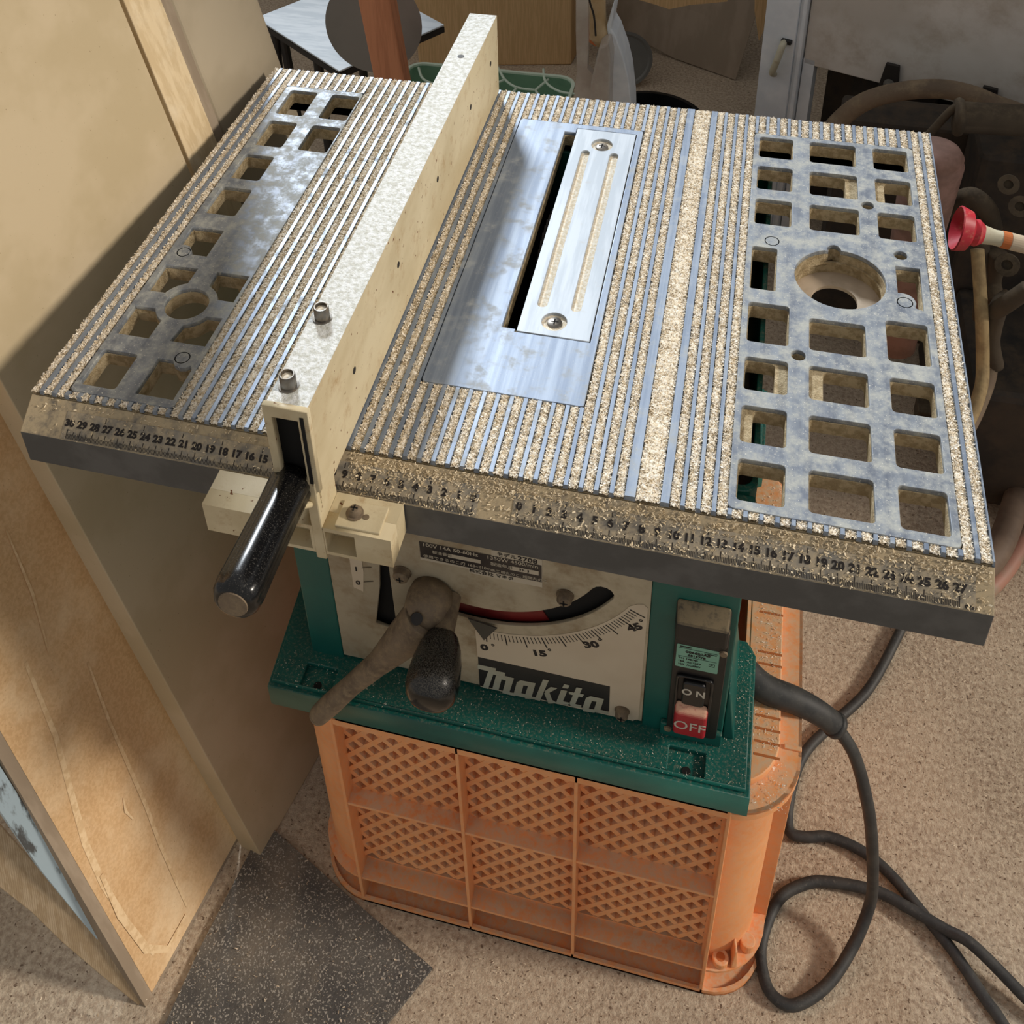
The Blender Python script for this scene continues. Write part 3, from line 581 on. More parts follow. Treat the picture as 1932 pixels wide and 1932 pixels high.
for x0, x1, z0, z1 in ((0.1103, 0.1385, 0.5010, 0.5013), (0.1103, 0.1385, 0.4908, 0.4911), (0.1332, 0.1375, 0.4846, 0.4849), (0.1332, 0.1375, 0.4880, 0.4883), (0.1332, 0.1335, 0.4846, 0.4883), (0.1372, 0.1375, 0.4846, 0.4883), (0.1110, 0.1195, 0.5024, 0.5036), (0.1290, 0.1380, 0.4990, 0.4998)):
    ln.box(x0, x1, YS - 0.0004, YS - 0.0003, z0, z1)
link('label_text', mjoin(T + [ln.mesh()]), M['ink'], ml)
link('switch_bezel', shape(rrect(0.1105, 0.1385, 0.3980, 0.4690, 0.004), [rrect(0.1125, 0.1365, 0.4000, 0.4670, 0.003)], 0, 0.0025, FRONT(YS), bevel=0.0005), M['black'], swb)
onb = link('on_button', shape(rrect(0.1160, 0.1330, 0.4360, 0.4650, 0.003), [], 0, 0.0050, FRONT(YS), bevel=0.0012), M['black'], swb, label='black button marked ON')
link('on_lettering', text('O N', 0.0105, (0.1245, YS - 0.0051, 0.4535), X1, Z1, bold=.0003, wide=0.9), M['white_ink'], onb)
ob = MB().hexa([(0.1115, YS, 0.3950), (0.1372, YS, 0.3950), (0.1372, YS, 0.4340), (0.1115, YS, 0.4340)], [(0.1122, YS - 0.0075, 0.3975), (0.1365, YS - 0.0075, 0.3975), (0.1365, YS - 0.0075, 0.4265), (0.1122, YS - 0.0075, 0.4265)])
ob = ob.build('off_button', M['red'], swb, bevel=0.0026, seg=4, fixn=True, label='red button marked OFF')
link('off_lettering', text('OFF', 0.0150, (0.1243, YS - 0.0077, 0.4120), X1, Z1, wide=0.95, bold=.00005), M['white_ink'], ob)
for px, pz in ((0.1425, 0.5040), (0.1080, 0.3905)):
    smooth_by_angle(MB().lathe((px, YS, pz), (0, -1, 0), [(0, 0.0032), (0.0014, 0.0028), (0.0018, 0.0001)], 18).build('switch_screw', M['castgrey'], swb, fixn=True))

# power cord
cp = [(0.150, 0.118, 0.366), (0.1800, 0.1000, 0.3535), (0.2100, 0.0990, 0.3440), (0.2290, 0.1000, 0.3330), (0.2456, 0.1020, 0.3165)]
rl = MB().tube(cp, [0.0125, 0.0122, 0.0112, 0.0105, 0.0100], n=20, res=8).lathe(cp[-1], (0.8, 0.1, -0.8), [(-0.002, 0.0112), (0.003, 0.0112), (0.0035, 0.0060)], 20)
rl.build('strain_relief', M['cord'], saw, smooth=True, fixn=True)
cord1 = [(0.2456, 0.1020, 0.3165), (0.2660, 0.0970, 0.2850), (0.2850, 0.0900, 0.2250), (0.2980, 0.0920, 0.1600), (0.3080, 0.0950, 0.0950), (0.3130, 0.0950, 0.0450),
         (0.3020, 0.0700, 0.0160), (0.2780, 0.0330, 0.0080), (0.2485, 0.0090, 0.0065), (0.2290, 0.0110, 0.0065), (0.2190, 0.0260, 0.0065), (0.2165, 0.0540, 0.0065), (0.2310, 0.0940, 0.0065), (0.2550, 0.1140, 0.0068), (0.2790, 0.1220, 0.0070),
         (0.3240, 0.1240, 0.0080), (0.3550, 0.1150, 0.0100), (0.3870, 0.1030, 0.0120), (0.4100, 0.0920, 0.0190), (0.4537, 0.0619, 0.0120), (0.52, 0.01, 0.0065), (0.60, -0.07, 0.0065)]
MB().tube(cord1, 0.0055, n=14, res=10).build('power_cord', M['cord'], saw, smooth=True)

# ================================================================== RIP FENCE
fz0, fz1 = 0.6915, 0.7775
fence = thing('rip_fence', 'long cream painted rip fence clamped across the saw table, rusty and dusted white on top', 'rip fence', (-0.135, 0.2, 0.6905))
fx = lambda y: -0.0010 * (0.46 - y) / 0.5
def fbox(x0, x1, y0, y1, z0, z1): return [(x0 + fx(y0), y0, z0), (x1 + fx(y0), y0, z0), (x1 + fx(y1), y1, z0), (x0 + fx(y1), y1, z0)], [(x0 + fx(y0), y0, z1), (x1 + fx(y0), y0, z1), (x1 + fx(y1), y1, z1), (x0 + fx(y1), y1, z1)]
rl = MB()
rl.hexa(*fbox(-0.1485, -0.1460, -0.0490, 0.4615, fz0, fz1)).hexa(*fbox(-0.1240, -0.1213, -0.0490, 0.4615, fz0, fz1)).hexa(*fbox(-0.1460, -0.1240, -0.0490, 0.4615, fz1 - 0.0025, fz1)).hexa(*fbox(-0.1460, -0.1240, -0.0200, 0.4615, fz0, fz0 + 0.0025)).hexa(*fbox(-0.1460, -0.1240, 0.459, 0.4615, fz0, fz1))
rl.build('fence_rail', M['cream'], fence)
tp = MB().hexa(*fbox(-0.1483, -0.1215, -0.0480, 0.4613, fz1, fz1 + 0.0006)); tp.build('rail_top', M['fence_top'], fence, label='top face coated with pale sawdust')
for y in (0.2400, 0.0270, 0.352, 0.43, 0.13):
    zc = 0.742 if y > 0.1 else 0.735
    MB().cyl((-0.1216 + fx(y), y, zc), (-0.1210 + fx(y), y, zc), 0.0026, 14).build('rail_hole', M['blackmetal'], fence)
MB().cyl((-0.1360, 0.379, fz1 + 0.0003), (-0.1360, 0.379, fz1 + 0.0009), 0.0030, 18).build('rail_hole', M['blackmetal'], fence)
# front end frame
fr = shape([(-0.1505, 0.7060), (-0.1205, 0.7060), (-0.1205, 0.7795), (-0.1505, 0.7795)], [[(-0.1450, 0.7160), (-0.1280, 0.7160), (-0.1280, 0.7700), (-0.1450, 0.7700)]], 0, 0.0045, FRONT(-0.0480), bevel=0.0005)
link('end_frame', fr, M['cream'], fence)
MB().box(-0.1470, -0.1240, -0.0440, -0.0420, 0.706, 0.775).build('end_plate', M['dark'], fence)
MB().box(-0.1262, -0.1238, -0.0530, -0.0522, 0.7120, 0.7740).build('frame_slot', M['dark'], fence)
# bracket web, clamp blocks
br = MB()
br.hexa([(-0.1300, -0.0540, 0.6400), (-0.1225, -0.0540, 0.6400), (-0.1225, -0.0240, 0.6400), (-0.1300, -0.0240, 0.6400)], [(-0.1310, -0.0530, 0.7150), (-0.1230, -0.0530, 0.7150), (-0.1230, -0.0245, 0.7150), (-0.1310, -0.0245, 0.7150)])
br.build('bracket_web', M['cream'], fence, bevel=0.001, fixn=True)
def block(x0, x1, nm, wx):
    z0, z1, y0, y1 = 0.6455, 0.6725, -0.0535, -0.0245
    a = shape([(x0, z0), (x1, z0), (x1, z1), (x0, z1)], [[(wx[0], z0 + 0.0030), (wx[1], z0 + 0.0030), (wx[1], z1 - 0.0035), (wx[0], z1 - 0.0035)]], -(y0 + 0.013), -y0, FRONT(0.0))
    return link(nm, mjoin([a, MB().box(x0, x1, y0 + 0.0131, y1, z0, z1).mesh()]), M['cream'], fence)
block(-0.1225, -0.0760, 'clamp_block', (-0.1215, -0.1010)); block(-0.2085, -0.1300, 'clamp_block', (-0.1600, -0.1320))
ptn = MB().box(-0.1150, -0.0840, -0.0510, -0.0300, 0.6722, 0.6745).build('pointer_plate', M['cream'], fence, bevel=0.0006)
s = MB().lathe((-0.1045, -0.0400, 0.6742), (0, 0, 1), [(0, 0.0058), (0.0015, 0.0060), (0.0018, 0.0046), (0.0040, 0.0044), (0.0062, 0.0030), (0.0068, 0.0001)], 24); so = smooth_by_angle(s.build('pointer_screw', M['castgrey'], fence, fixn=True))
MB().box(-0.1069, -0.1021, -0.0404, -0.0396, 0.6806, 0.6812).box(-0.1049, -0.1041, -0.0424, -0.0376, 0.6806, 0.6812).build('screw_cross', M['dark'], so)
MB().cyl((-0.0965, -0.0410, 0.6740), (-0.0965, -0.0410, 0.6748), 0.0022, 16).build('plate_dimple', M['castgrey'], fence)
# bolts
for px, py in ((-0.1408, 0.0285), (-0.1403, -0.0330)):
    b = MB().lathe((px, py, fz1 + 0.0005), (0, 0, 1), [(0, 0.0066), (0.0010, 0.0066), (0.0012, 0.0052), (0.0095, 0.0052), (0.0105, 0.0047), (0.0105, 0.0040), (0.0080, 0.0036), (0.0080, 0.0001)], 24)
    bo = smooth_by_angle(b.build('fence_bolt', M['steel'], fence, fixn=True))
    MB().lathe((px, py, fz1 + 0.0084), (0, 0, 1), [(0, 0.0036), (0.0003, 0.0036), (0.0009, 0.0001)], 12).build('bolt_dust', M['sawdust'], bo)
# lever handle
h0, h1 = Vector((-0.1410, -0.0480, 0.7070)), Vector((-0.1378, -0.1375, 0.7180)); hd = (h1 - h0); hl = hd.length; hd.normalize()
hu = Vector((0, 0, 1)).cross(hd).normalized(); hw = hd.cross(hu); n = 40; hv = []; hf = []
PR = [(-0.004, 0.0110), (0.000, 0.0138), (0.006, 0.0146), (0.030, 0.0142), (hl - 0.020, 0.0148), (hl - 0.004, 0.0152), (hl + 0.003, 0.0144), (hl + 0.0064, 0.0122), (hl + 0.0074, 0.0098), (hl + 0.0074, 0.0001)]
for k, (a, r) in enumerate(PR):
    for i in range(n):
        t = 2 * pi * i / n; fl_ = 1 - (0.10 * max(0, cos(6 * t)) ** 2 if 1 <= k <= 6 else 0)
        hv.append(h0 + hd * a + (hu * cos(t) + hw * sin(t)) * r * fl_)
for k in range(len(PR) - 1):
    for i in range(n): hf.append((k * n + i, k * n + (i + 1) % n, (k + 1) * n + (i + 1) % n, (k + 1) * n + i))
gr = MB().add(hv, hf).build('lever_grip', M['handle'], fence, smooth=True, fixn=True)
MB().lathe(h1 + hd * 0.0070, hd, [(0, 0.0092), (0.0012, 0.0088), (0.0013, 0.0001)], 28).build('grip_end_cap', M['castgrey'], gr, fixn=True)
MB().tube([(-0.137, -0.030, 0.700), (-0.139, -0.040, 0.704), tuple(h0 + hd * 0.004)], 0.0050, n=14).build('lever_rod', M['steel'], fence, smooth=True)
MB().tube([(-0.142, -0.052, 0.700), (-0.1450, -0.066, 0.7055), (-0.134, -0.068, 0.708), (-0.1280, -0.054, 0.695)], 0.0022, n=10).build('lever_collar', M['cream'], fence, smooth=True)

# ================================================================== CRATE
crate = thing('bottle_crate', 'orange plastic bottle crate with latticed sides standing under the table saw', 'crate', (0, 0.18, 0))
CX0, CX1, CY0, CY1 = -0.225, 0.2165, 0.0, 0.365
fp = [(-0.1740, -0.0620), (-0.0620, 0.0396), (0.0396, 0.1622)]
def lattice(mb, x0, x1, z0, z1, P, pitch=0.0190, w=0.0027, t=0.006, sl=0.84):
    """diagonal bars over a rectangle; P(u, z, depth)->point"""
    for s in (1, -1):
        k0 = -int((z1 - z0) / pitch) - 2
        for k in range(k0, int((x1 - x0) / pitch) + int((z1 - z0) / pitch) + 3):
            c = (x0 + k * pitch) if s == 1 else (x0 + k * pitch)
            pts = []
            # line x = c + s*(z - z0)
            za = z0; zb = z1; xa = c; xb = c + s * (z1 - z0) * sl
            lo, hi = 0.0, 1.0; dx = xb - xa
            if abs(dx) > 1e-9:
                t0, t1 = (x0 - xa) / dx, (x1 - xa) / dx
                if t0 > t1: t0, t1 = t1, t0
                lo, hi = max(lo, t0), min(hi, t1)
            if hi - lo < 0.02: continue
            A = (xa + dx * lo, za + (zb - za) * lo); B_ = (xa + dx * hi, za + (zb - za) * hi)
            nx, nz = w * 0.766, -w * 0.643 * s
            d0 = 0.0 if s == 1 else 0.0003
            q = [(A[0] - nx, A[1] - nz), (A[0] + nx, A[1] + nz), (B_[0] + nx, B_[1] + nz), (B_[0] - nx, B_[1] - nz)]
            mb.hexa([P(u, z, d0 + t) for u, z in q], [P(u, z, d0) for u, z in q])
PF = lambda u, z, d: (u, CY0 + 0.016 + d, z)
PBk = lambda u, z, d: (u, CY1 - 0.016 - d, z)
lat = MB()
for a, b in fp: lattice(lat, a, b, 0.062, 0.310, PF)
lat.build('front_lattice', M['orange'], crate, fixn=True)
lat = MB(); lattice(lat, CX0 + 0.05, CX1 - 0.05, 0.062, 0.310, PBk); lat.build('back_lattice', M['orange'], crate, fixn=True)
PRt = lambda u, z, d: (CX1 - 0.034 - d, u, z); PLt = lambda u, z, d: (CX0 + 0.034 + d, u, z)
lat = MB(); lattice(lat, 0.05, 0.31, 0.06, 0.31, PLt, w=0.003); lat.build('side_lattice', M['orange'], crate, fixn=True)
# solid right side wall and rounded corner columns
def corner(cx, cy, sx, sy, r, t, z0, z1, n=10):
    o = [(cx + sx * r * cos(radians(90 * i / n)), cy + sy * r * sin(radians(90 * i / n))) for i in range(n + 1)]
    i_ = [(cx + sx * (r - t) * cos(radians(90 * i / n)), cy + sy * (r - t) * sin(radians(90 * i / n))) for i in range(n, -1, -1)]
    return [(x, y, z0) for x, y in o + i_], (0, 0, z1 - z0)
wl = MB()
for cx_, cy_, sx, sy in ((CX1 - 0.058, CY0 + 0.0580, 1, -1), (CX0 + 0.052, CY0 + 0.0570, -1, -1), (CX1 - 0.058, CY1 - 0.058, 1, 1), (CX0 + 0.052, CY1 - 0.058, -1, 1)):
    smooth_by_angle(MB().prism(*corner(cx_, cy_, sx, sy, 0.045, 0.003, 0.03, 0.335)).build('corner_column', M['orange'], crate, fixn=True))
wl.box(CX1 - 0.016, CX1 - 0.013, 0.055, 0.31, 0.03, 0.335).build('side_wall', M['orange'], crate)

for x0, x1, y0, y1 in [(x - 0.0016, x + 0.0016, CY0 + a, CY0 + a + 0.02) for a in (0, CY1 - CY0 - 0.02) for x in (-0.1740, -0.0620, 0.0396, 0.1622)] + [(CX1 - 0.014, CX1, 0.060, 0.064), (CX1 - 0.014, CX1, 0.30, 0.304), (CX0, CX0 + 0.020, 0.058, 0.062)]:
    MB().box(x0, x1, y0, y1, 0.002, 0.338).build('upright_rib', M['orange'], crate, bevel=0.0007)
def ringpoly(i, r): return rrect(CX0 + i, CX1 - i, CY0 + i, CY1 - i, r, 8)
sh = [shape(ringpoly(0.0, 0.052), [ringpoly(0.020, 0.04)], 0.0, 0.0030), shape(ringpoly(0.000, 0.052), [ringpoly(0.003, 0.05)], 0.0, 0.008),
      shape(ringpoly(0.0015, 0.052), [ringpoly(0.021, 0.04)], 0.044, 0.0475)]
link('base_rim', mjoin(sh), M['orange'], crate)
for y0 in (CY0 + 0.0010, CY1 - 0.019): MB().box(-0.1740, 0.1622, y0, y0 + 0.018, 0.1880, 0.1915).build('middle_rail', M['orange'], crate, bevel=0.0006)
sh = [shape(ringpoly(0.0, 0.056), [ringpoly(0.046, 0.03)], 0.3330, 0.3360), shape(ringpoly(0.0, 0.056), [ringpoly(0.0025, 0.054)], 0.3250, 0.3360), shape(ringpoly(0.018, 0.044), [ringpoly(0.046, 0.03)], 0.3360, 0.3445, bevel=0.001),
      shape(ringpoly(0.046, 0.03), [ringpoly(0.049, 0.028)], 0.12, 0.3440)]
link('top_rim', mjoin(sh), M['orange'], crate)
link('crate_floor', shape(ringpoly(0.02, 0.04), [circ(x, y, 0.03, 24) for x in (-0.15, -0.07, 0.01, 0.09, 0.16) for y in (0.08, 0.18, 0.28)], 0.046, 0.050), M['orange'], crate)
# moulded slots on the rim seen to the right of the saw, small bosses
for y in (0.045, 0.056, 0.067, 0.078, 0.125, 0.136, 0.175, 0.186, 0.197, 0.208, 0.219): MB().box(0.1780, 0.1985, y, y + 0.0020, 0.3444, 0.3448).build('rim_slot', M['orange_dark'], crate)
nb = MB().cyl((0.176, 0.012, 0.0475), (0.176, 0.012, 0.056), 0.0075, 20).cyl((0.1995, 0.030, 0.0475), (0.1995, 0.030, 0.060), 0.0070, 20); nb.hexa([(0.186, 0.008, .0475), (0.192, 0.010, .0475), (0.190, 0.024, .0475), (0.184, 0.022, .0475)], [(0.188, 0.012, .072), (0.190, 0.013, .072), (0.188, 0.024, .072), (0.186, 0.023, .072)])
nb.build('foot_bosses', M['orange'], crate, fixn=True, bevel=0.001)
MB().lathe((0.176, 0.012, 0.0560), (0, 0, 1), [(0, 0.0040), (0.0003, 0.0040), (0.0003, 0.0001)], 16).build('boss_hole', M['orange_dark'], crate, fixn=True)

# ================================================================== LOOSE CORD
ext = [(0.3729, 0.4213, 0.30), (0.3300, 0.3500, 0.10), (0.2950, 0.2980, 0.03), (0.2560, 0.2480, 0.010), (0.2420, 0.2050, 0.0065), (0.2400, 0.1640, 0.0065), (0.2560, 0.1600, 0.0065), (0.2785, 0.1655, 0.0065), (0.3050, 0.1620, 0.0065), (0.3255, 0.1535, 0.0065),
       (0.3440, 0.1400, 0.0065), (0.3591, 0.1248, 0.0065), (0.3770, 0.1060, 0.0065), (0.3950, 0.0870, 0.0065), (0.4197, 0.0538, 0.0065), (0.4316, 0.0391, 0.0065), (0.47, -0.02, 0.0065)]
ext[0] = (0.3760, 0.4450, 0.0065); ext[1] = (0.3300, 0.3450, 0.0065); ext[2] = (0.2913, 0.2939, 0.0065); ext[3] = (0.2569, 0.2497, 0.0065)
ec = MB().tube(ext, 0.0055, n=14, res=10).build('extension_cord', M['cord'], smooth=True)
tag(ec, 'black rubber cord running along the floor behind the crate and crossing under the saw cord', 'cord')

# ================================================================== LEANING BOARDS
E2 = Vector((0.1924, 0.9813, 0.0)); D2 = Vector((-0.23, 0.05, 1.0)).normalized(); F2 = Vector((-0.2906, 0.0160, 0.0))
ND = 1 / D2.z
def lean(o, a0, a1, c0, c1, th, off=0.0):
    n = E2.cross(D2).normalized(); return MB().slab(Vector(o) + n * off, E2, D2, a0, a1, c0 * ND, c1 * ND, th)
# normal points to +x; boards extend to -x
b = lean(F2, -0.0030, 0.2620, 0.0005, 1.15, 0.026).build('fibreboard_sheet', M['mdf_grey'], bevel=0.001); tag(b, 'wide brown fibreboard sheet leaning behind the narrow board, its right edge beside the pine batten', 'board')
b = lean(F2, 0.2700, 0.3130, 0.0005, 1.16, 0.018, -0.004).build('pine_batten', M['pine'], bevel=0.0012); tag(b, 'pale pine batten leaning upright between the fibreboard sheet and the cream panel', 'wood batten')
b = lean(F2, 0.3150, 0.3300, 0.0005, 1.14, 0.02, -0.010).build('thin_strip', M['board_edge'], bevel=0.0008); tag(b, 'thin grey wooden strip leaning against the right side of the pale pine batten', 'wood strip')
b = lean(F2, 0.3320, 0.4550, 0.0005, 1.20, 0.026, -0.014).build('cream_panel', M['panel_cream'], bevel=0.008, seg=4); tag(b, 'smooth cream panel with rounded edge leaning at the rear left', 'panel')
# narrow board in front
E1 = Vector((0.0245, 0.1506, 0)).normalized(); F1 = Vector((-0.3467, -0.1273, 0.0)); D1 = Vector((-0.25, 0.11, 1.0)).normalized()
bb = thing('narrow_board', 'narrow tan board streaked with white dust, standing at the front left with a pale edge', 'board', tuple(F1))
MB().slab(F1, E1, D1, 0.0035, 0.1570, 0.004, 1.20, 0.018).build('board_face', M['mdf_dust'], bb)
MB().slab(F1, E1, D1, -0.0075, 0.0033, 0.0005, 1.20, 0.0185).slab(F1, E1, D1, 0.0035, 0.1570, 0.0003, 0.0038, 0.0185).build('edge_band', M['board_edge'], bb)
# white chalky streaks on its face
def strk(pts, w, lift=0.0004):
    o = MB(); n = E1.cross(D1).normalized()
    L = [F1 + E1 * a + D1 * c + n * lift for a, c in pts]; vs = []; fs = []
    for i, p in enumerate(L):
        t = (L[min(i + 1, len(L) - 1)] - L[max(i - 1, 0)]).normalized(); s_ = n.cross(t) * (w * (0.5 + 0.5 * sin(pi * i / (len(L) - 1))))
        vs += [p - s_, p + s_]
    for i in range(len(L) - 1): fs.append((2 * i, 2 * i + 1, 2 * i + 3, 2 * i + 2))
    return o.add(vs, fs).mesh()
M['streak'] = mat('chalk_streak', (234, 206, 164), (216, 184, 140), rough=0.95, nscale=120)
STREAKS = [([(0.0483, 0.3952), (0.0404, 0.3124), (0.028, 0.253), (0.0179, 0.2031), (0.0137, 0.1496), (0.0157, 0.0915), (0.0223, 0.0314)], 0.0035), ([(0.0965, 0.3352), (0.0889, 0.2683), (0.0857, 0.2143), (0.0824, 0.1585), (0.077, 0.1121), (0.0737, 0.0607), (0.0715, 0.0228)], 0.0022), ([(0.0669, 0.1926), (0.0628, 0.1799), (0.0655, 0.1646)], 0.0015), ([(0.0162, 0.1608), (0.0131, 0.1078), (0.0184, 0.0465), (0.0354, 0.0169), (0.0669, 0.0178)], 0.004), ([(0.0864, 0.5068), (0.081, 0.439), (0.0694, 0.3821)], 0.0015)]
link('dust_streaks', mjoin([strk(p, w, 0.0004 + 0.0002 * k) for k, (p, w) in enumerate(STREAKS)]), M['streak'], bb)
# live edge slab far left
sl = thing('live_edge_slab', 'rough wooden slab with a wavy bark edge leaning at the far left in front of the narrow board', 'wood slab', (-0.3555, -0.135, 0))
SLAB = [(-0.3555, -0.135, -0.0), (-0.3502, -0.1311, 0.0082), (-0.3652, -0.1261, 0.0493), (-0.3785, -0.1225, 0.0823), (-0.3921, -0.1195, 0.1134), (-0.4032, -0.116, 0.1428), (-0.4147, -0.1145, 0.1647), (-0.4227, -0.1137, 0.1794), (-0.4295, -0.1129, 0.1919), (-0.4376, -0.1117, 0.2083), (-0.4506, -0.1095, 0.2351), (-0.4752, -0.1072, 0.2787), (-0.5291, -0.0997, 0.3843), (-0.5684, -0.1247, 0.3394), (-0.5337, -0.1255, 0.2876), (-0.4611, -0.1299, 0.1685), (-0.4378, -0.1302, 0.1342), (-0.4161, -0.1327, 0.0941), (-0.386, -0.1342, 0.046)]
nS = Vector((1.0, -0.55, 0.25)).normalized()
MB().prism(SLAB, tuple(-nS * 0.014)).build('slab_wood', M['slab'], sl, fixn=True, bevel=0.001)
BW = [(-0.3586, -0.1258, 0.0086), (-0.3517, -0.123, 0.0054), (-0.3742, -0.1176, 0.089), (-0.4019, -0.1108, 0.1919), (-0.4182, -0.1045, 0.2643), (-0.4339, -0.0993, 0.3296), (-0.4488, -0.0943, 0.3915), (-0.4554, -0.1079, 0.3405), (-0.4401, -0.1125, 0.279), (-0.4179, -0.1182, 0.195), (-0.393, -0.1217, 0.1152)]
bw = MB().prism(BW, (-0.010, 0.004, 0)).build('painted_offcut', M['bluewhite'], fixn=True); tag(bw, 'pale blue offcut with dark bark stains wedged between the wood slab and the narrow board', 'board')

# ================================================================== BACKGROUND
def quadslab(name, pts, n, m, label, cat, **k):
    return tag(MB().prism(pts, n).build(name, M[m], fixn=True, **k), label, cat)
dP = Vector((0.9440, -0.3298, 0)); nP = Vector((-0.3298, -0.9440, 0)); oP = Vector((0.2091, 1.1616, 0))
def pp(s, z, f=0.0): return oP + dP * s + nP * f + Vector((0, 0, z))
cab = thing('machine_cabinet', 'large grey enamelled machine cabinet at the back right with two dark brackets', 'machine', tuple(oP))
def pslab(mb, s0, s1, z0, z1, f0, f1): return mb.hexa([pp(s0, z0, f0), pp(s1, z0, f0), pp(s1, z1, f0), pp(s0, z1, f0)], [pp(s0, z0, f1), pp(s1, z0, f1), pp(s1, z1, f1), pp(s0, z1, f1)])
pslab(MB(), 0.0, 0.62, 0.35, 1.0, -0.02, 0.0).build('cabinet_panel', M['greypanel'], cab, fixn=True, bevel=0.002)
pslab(MB(), 0.03, 0.60, 0.0, 0.36, -0.30, -0.20).build('cabinet_underframe', M['machine'], cab, fixn=True)
b = MB(); pslab(b, 0.0, 0.018, 0.0, 0.36, -0.02, 0.0); b.build('cabinet_leg', M['galv'], cab, fixn=True)
b = MB(); pslab(b, 0.02, 0.30, 0.0, 0.35, -0.10, -0.08); pslab(b, 0.075, 0.115, 0.0, 0.345, -0.05, -0.03); pslab(b, 0.14, 0.20, 0.0, 0.345, -0.06, -0.045); b.build('cabinet_slats_dark_fill', M['machine'], cab, fixn=True)  # slats plus an added dark sheet that keeps the opening behind them dark
for s, z in ((0.135, 0.350), (0.275, 0.352)):
    b = MB().prism([pp(s - 0.016, z - 0.02, 0.002), pp(s + 0.018, z - 0.02, 0.002), pp(s + 0.012, z + 0.042, 0.002), pp(s - 0.008, z + 0.042, 0.002)], nP * 0.006).build('cabinet_bracket', M['blackmetal'], cab, fixn=True, bevel=0.001)
    c = MB().lathe(pp(s + 0.002, z + 0.008, 0.008), nP, [(0, 0.0085), (0.002, 0.0085), (0.003, 0.004), (0.006, 0.0035), (0.006, 0.0001)], 20).build('bracket_washer', M['greytin'], b, fixn=True)
st = thing('steel_channel', 'upright silver metal channel with an ivory hook beside the grey cabinet', 'metal channel', tuple(pp(-0.03, 0)))
b = MB(); pslab(b, -0.066, -0.014, 0.0, 1.0, -0.015, 0.012); pslab(b, -0.014, -0.008, 0.0, 1.0, -0.015, 0.006); pslab(b, -0.008, -0.002, 0.0, 1.0, -0.015, 0.012); b.build('channel_body', M['galv'], st, fixn=True, bevel=0.001)
MB().tube([pp(-0.030, 0.386, 0.012), pp(-0.029, 0.388, 0.024), pp(-0.034, 0.360, 0.027), pp(-0.040, 0.335, 0.024), pp(-0.041, 0.325, 0.012)], 0.0055, n=12).build('hook', M['ivory'], st, smooth=True)
b = MB(); pslab(b, -0.034, -0.018, 0.388, 0.394, 0.012, 0.020); b.build('hook_catch', M['blackmetal'], st, fixn=True)
h = MB().tube([(0.235, 0.93, 0.3), (0.234, 0.85, 0.418), (0.25, 0.85, 0.454), (0.276, 0.85, 0.483), (0.315, 0.85, 0.502), (0.359, 0.85, 0.511), (0.397, 0.85, 0.507), (0.431, 0.85, 0.495), (0.483, 0.85, 0.48)], 0.0125, n=16).build('dusty_hose', M['hose'], smooth=True); tag(h, 'thick brown dusty hose arching in front of the grey cabinet', 'hose')
mc = thing('old_engine', 'dark greasy machine with pipes, nuts and castings beyond the right edge of the saw table', 'machine', (0.55, 0.80, 0))
MB().box(0.42, 0.74, 0.82, 0.92, 0.0, 0.44).build('engine_block', M['machine'], mc, bevel=0.01)
MB().box(0.26, 0.46, 0.93, 1.00, 0.0, 0.40).build('engine_guard', M['machine'], mc, bevel=0.006)
MB().box(0.43, 0.74, 0.62, 0.82, 0.02, 0.22).build('engine_sump', M['machine'], mc, bevel=0.01)
MB().lathe((0.369, 0.75, 0.534), (1, 0.05, 0.02), [(-0.004, 0.022), (0.0, 0.024), (0.004, 0.022), (0.005, 0.019), (0.25, 0.019)], 24).build('flanged_pipe', M['machine_dusty'], mc, fixn=True, smooth=True)
MB().tube([(0.337, 0.76, 0.487), (0.348, 0.76, 0.51), (0.364, 0.76, 0.539), (0.381, 0.76, 0.545)], 0.005, n=10).build('thin_pipe', M['machine_dusty'], mc, smooth=True)
n_ = MB().lathe((0.418, 0.66, 0.507), (-0.25, -0.8, 0.5), [(-0.03, 0.0057), (-0.006, 0.0057), (-0.006, 0.0115), (0.002, 0.0115), (0.0022, 0.0052), (-0.003, 0.0046), (-0.003, 0.0001)], 14).build('engine_nut', M['machine_dusty'], mc, fixn=True)
n_ = MB().lathe((0.43, 0.64, 0.493), (-0.25, -0.8, 0.5), [(-0.03, 0.0060), (-0.006, 0.0060), (-0.006, 0.0120), (0.002, 0.0120), (0.0022, 0.0054), (-0.003, 0.0048), (-0.003, 0.0001)], 14).build('engine_nut', M['machine_dusty'], mc, fixn=True)
n_ = MB().lathe((0.422, 0.6, 0.44), (-0.25, -0.8, 0.5), [(-0.03, 0.0065), (-0.006, 0.0065), (-0.006, 0.0130), (0.002, 0.0130), (0.0022, 0.0059), (-0.003, 0.0052), (-0.003, 0.0001)], 14).build('engine_nut', M['machine_dusty'], mc, fixn=True)
n_ = MB().lathe((0.419, 0.58, 0.378), (-0.25, -0.8, 0.5), [(-0.03, 0.0035), (-0.006, 0.0035), (-0.006, 0.0070), (0.002, 0.0070), (0.0022, 0.0032), (-0.003, 0.0028), (-0.003, 0.0001)], 14).build('engine_nut', M['machine_dusty'], mc, fixn=True)
MB().tube([(0.367, 0.68, 0.449), (0.382, 0.66, 0.484), (0.402, 0.66, 0.469), (0.418, 0.68, 0.429)], 0.012, n=12).build('engine_pipe', M['machine_dusty'], mc, smooth=True)
MB().tube([(0.397, 0.63, 0.446), (0.406, 0.62, 0.404), (0.415, 0.62, 0.34)], 0.009, n=12).build('engine_pipe', M['machine_dusty'], mc, smooth=True)
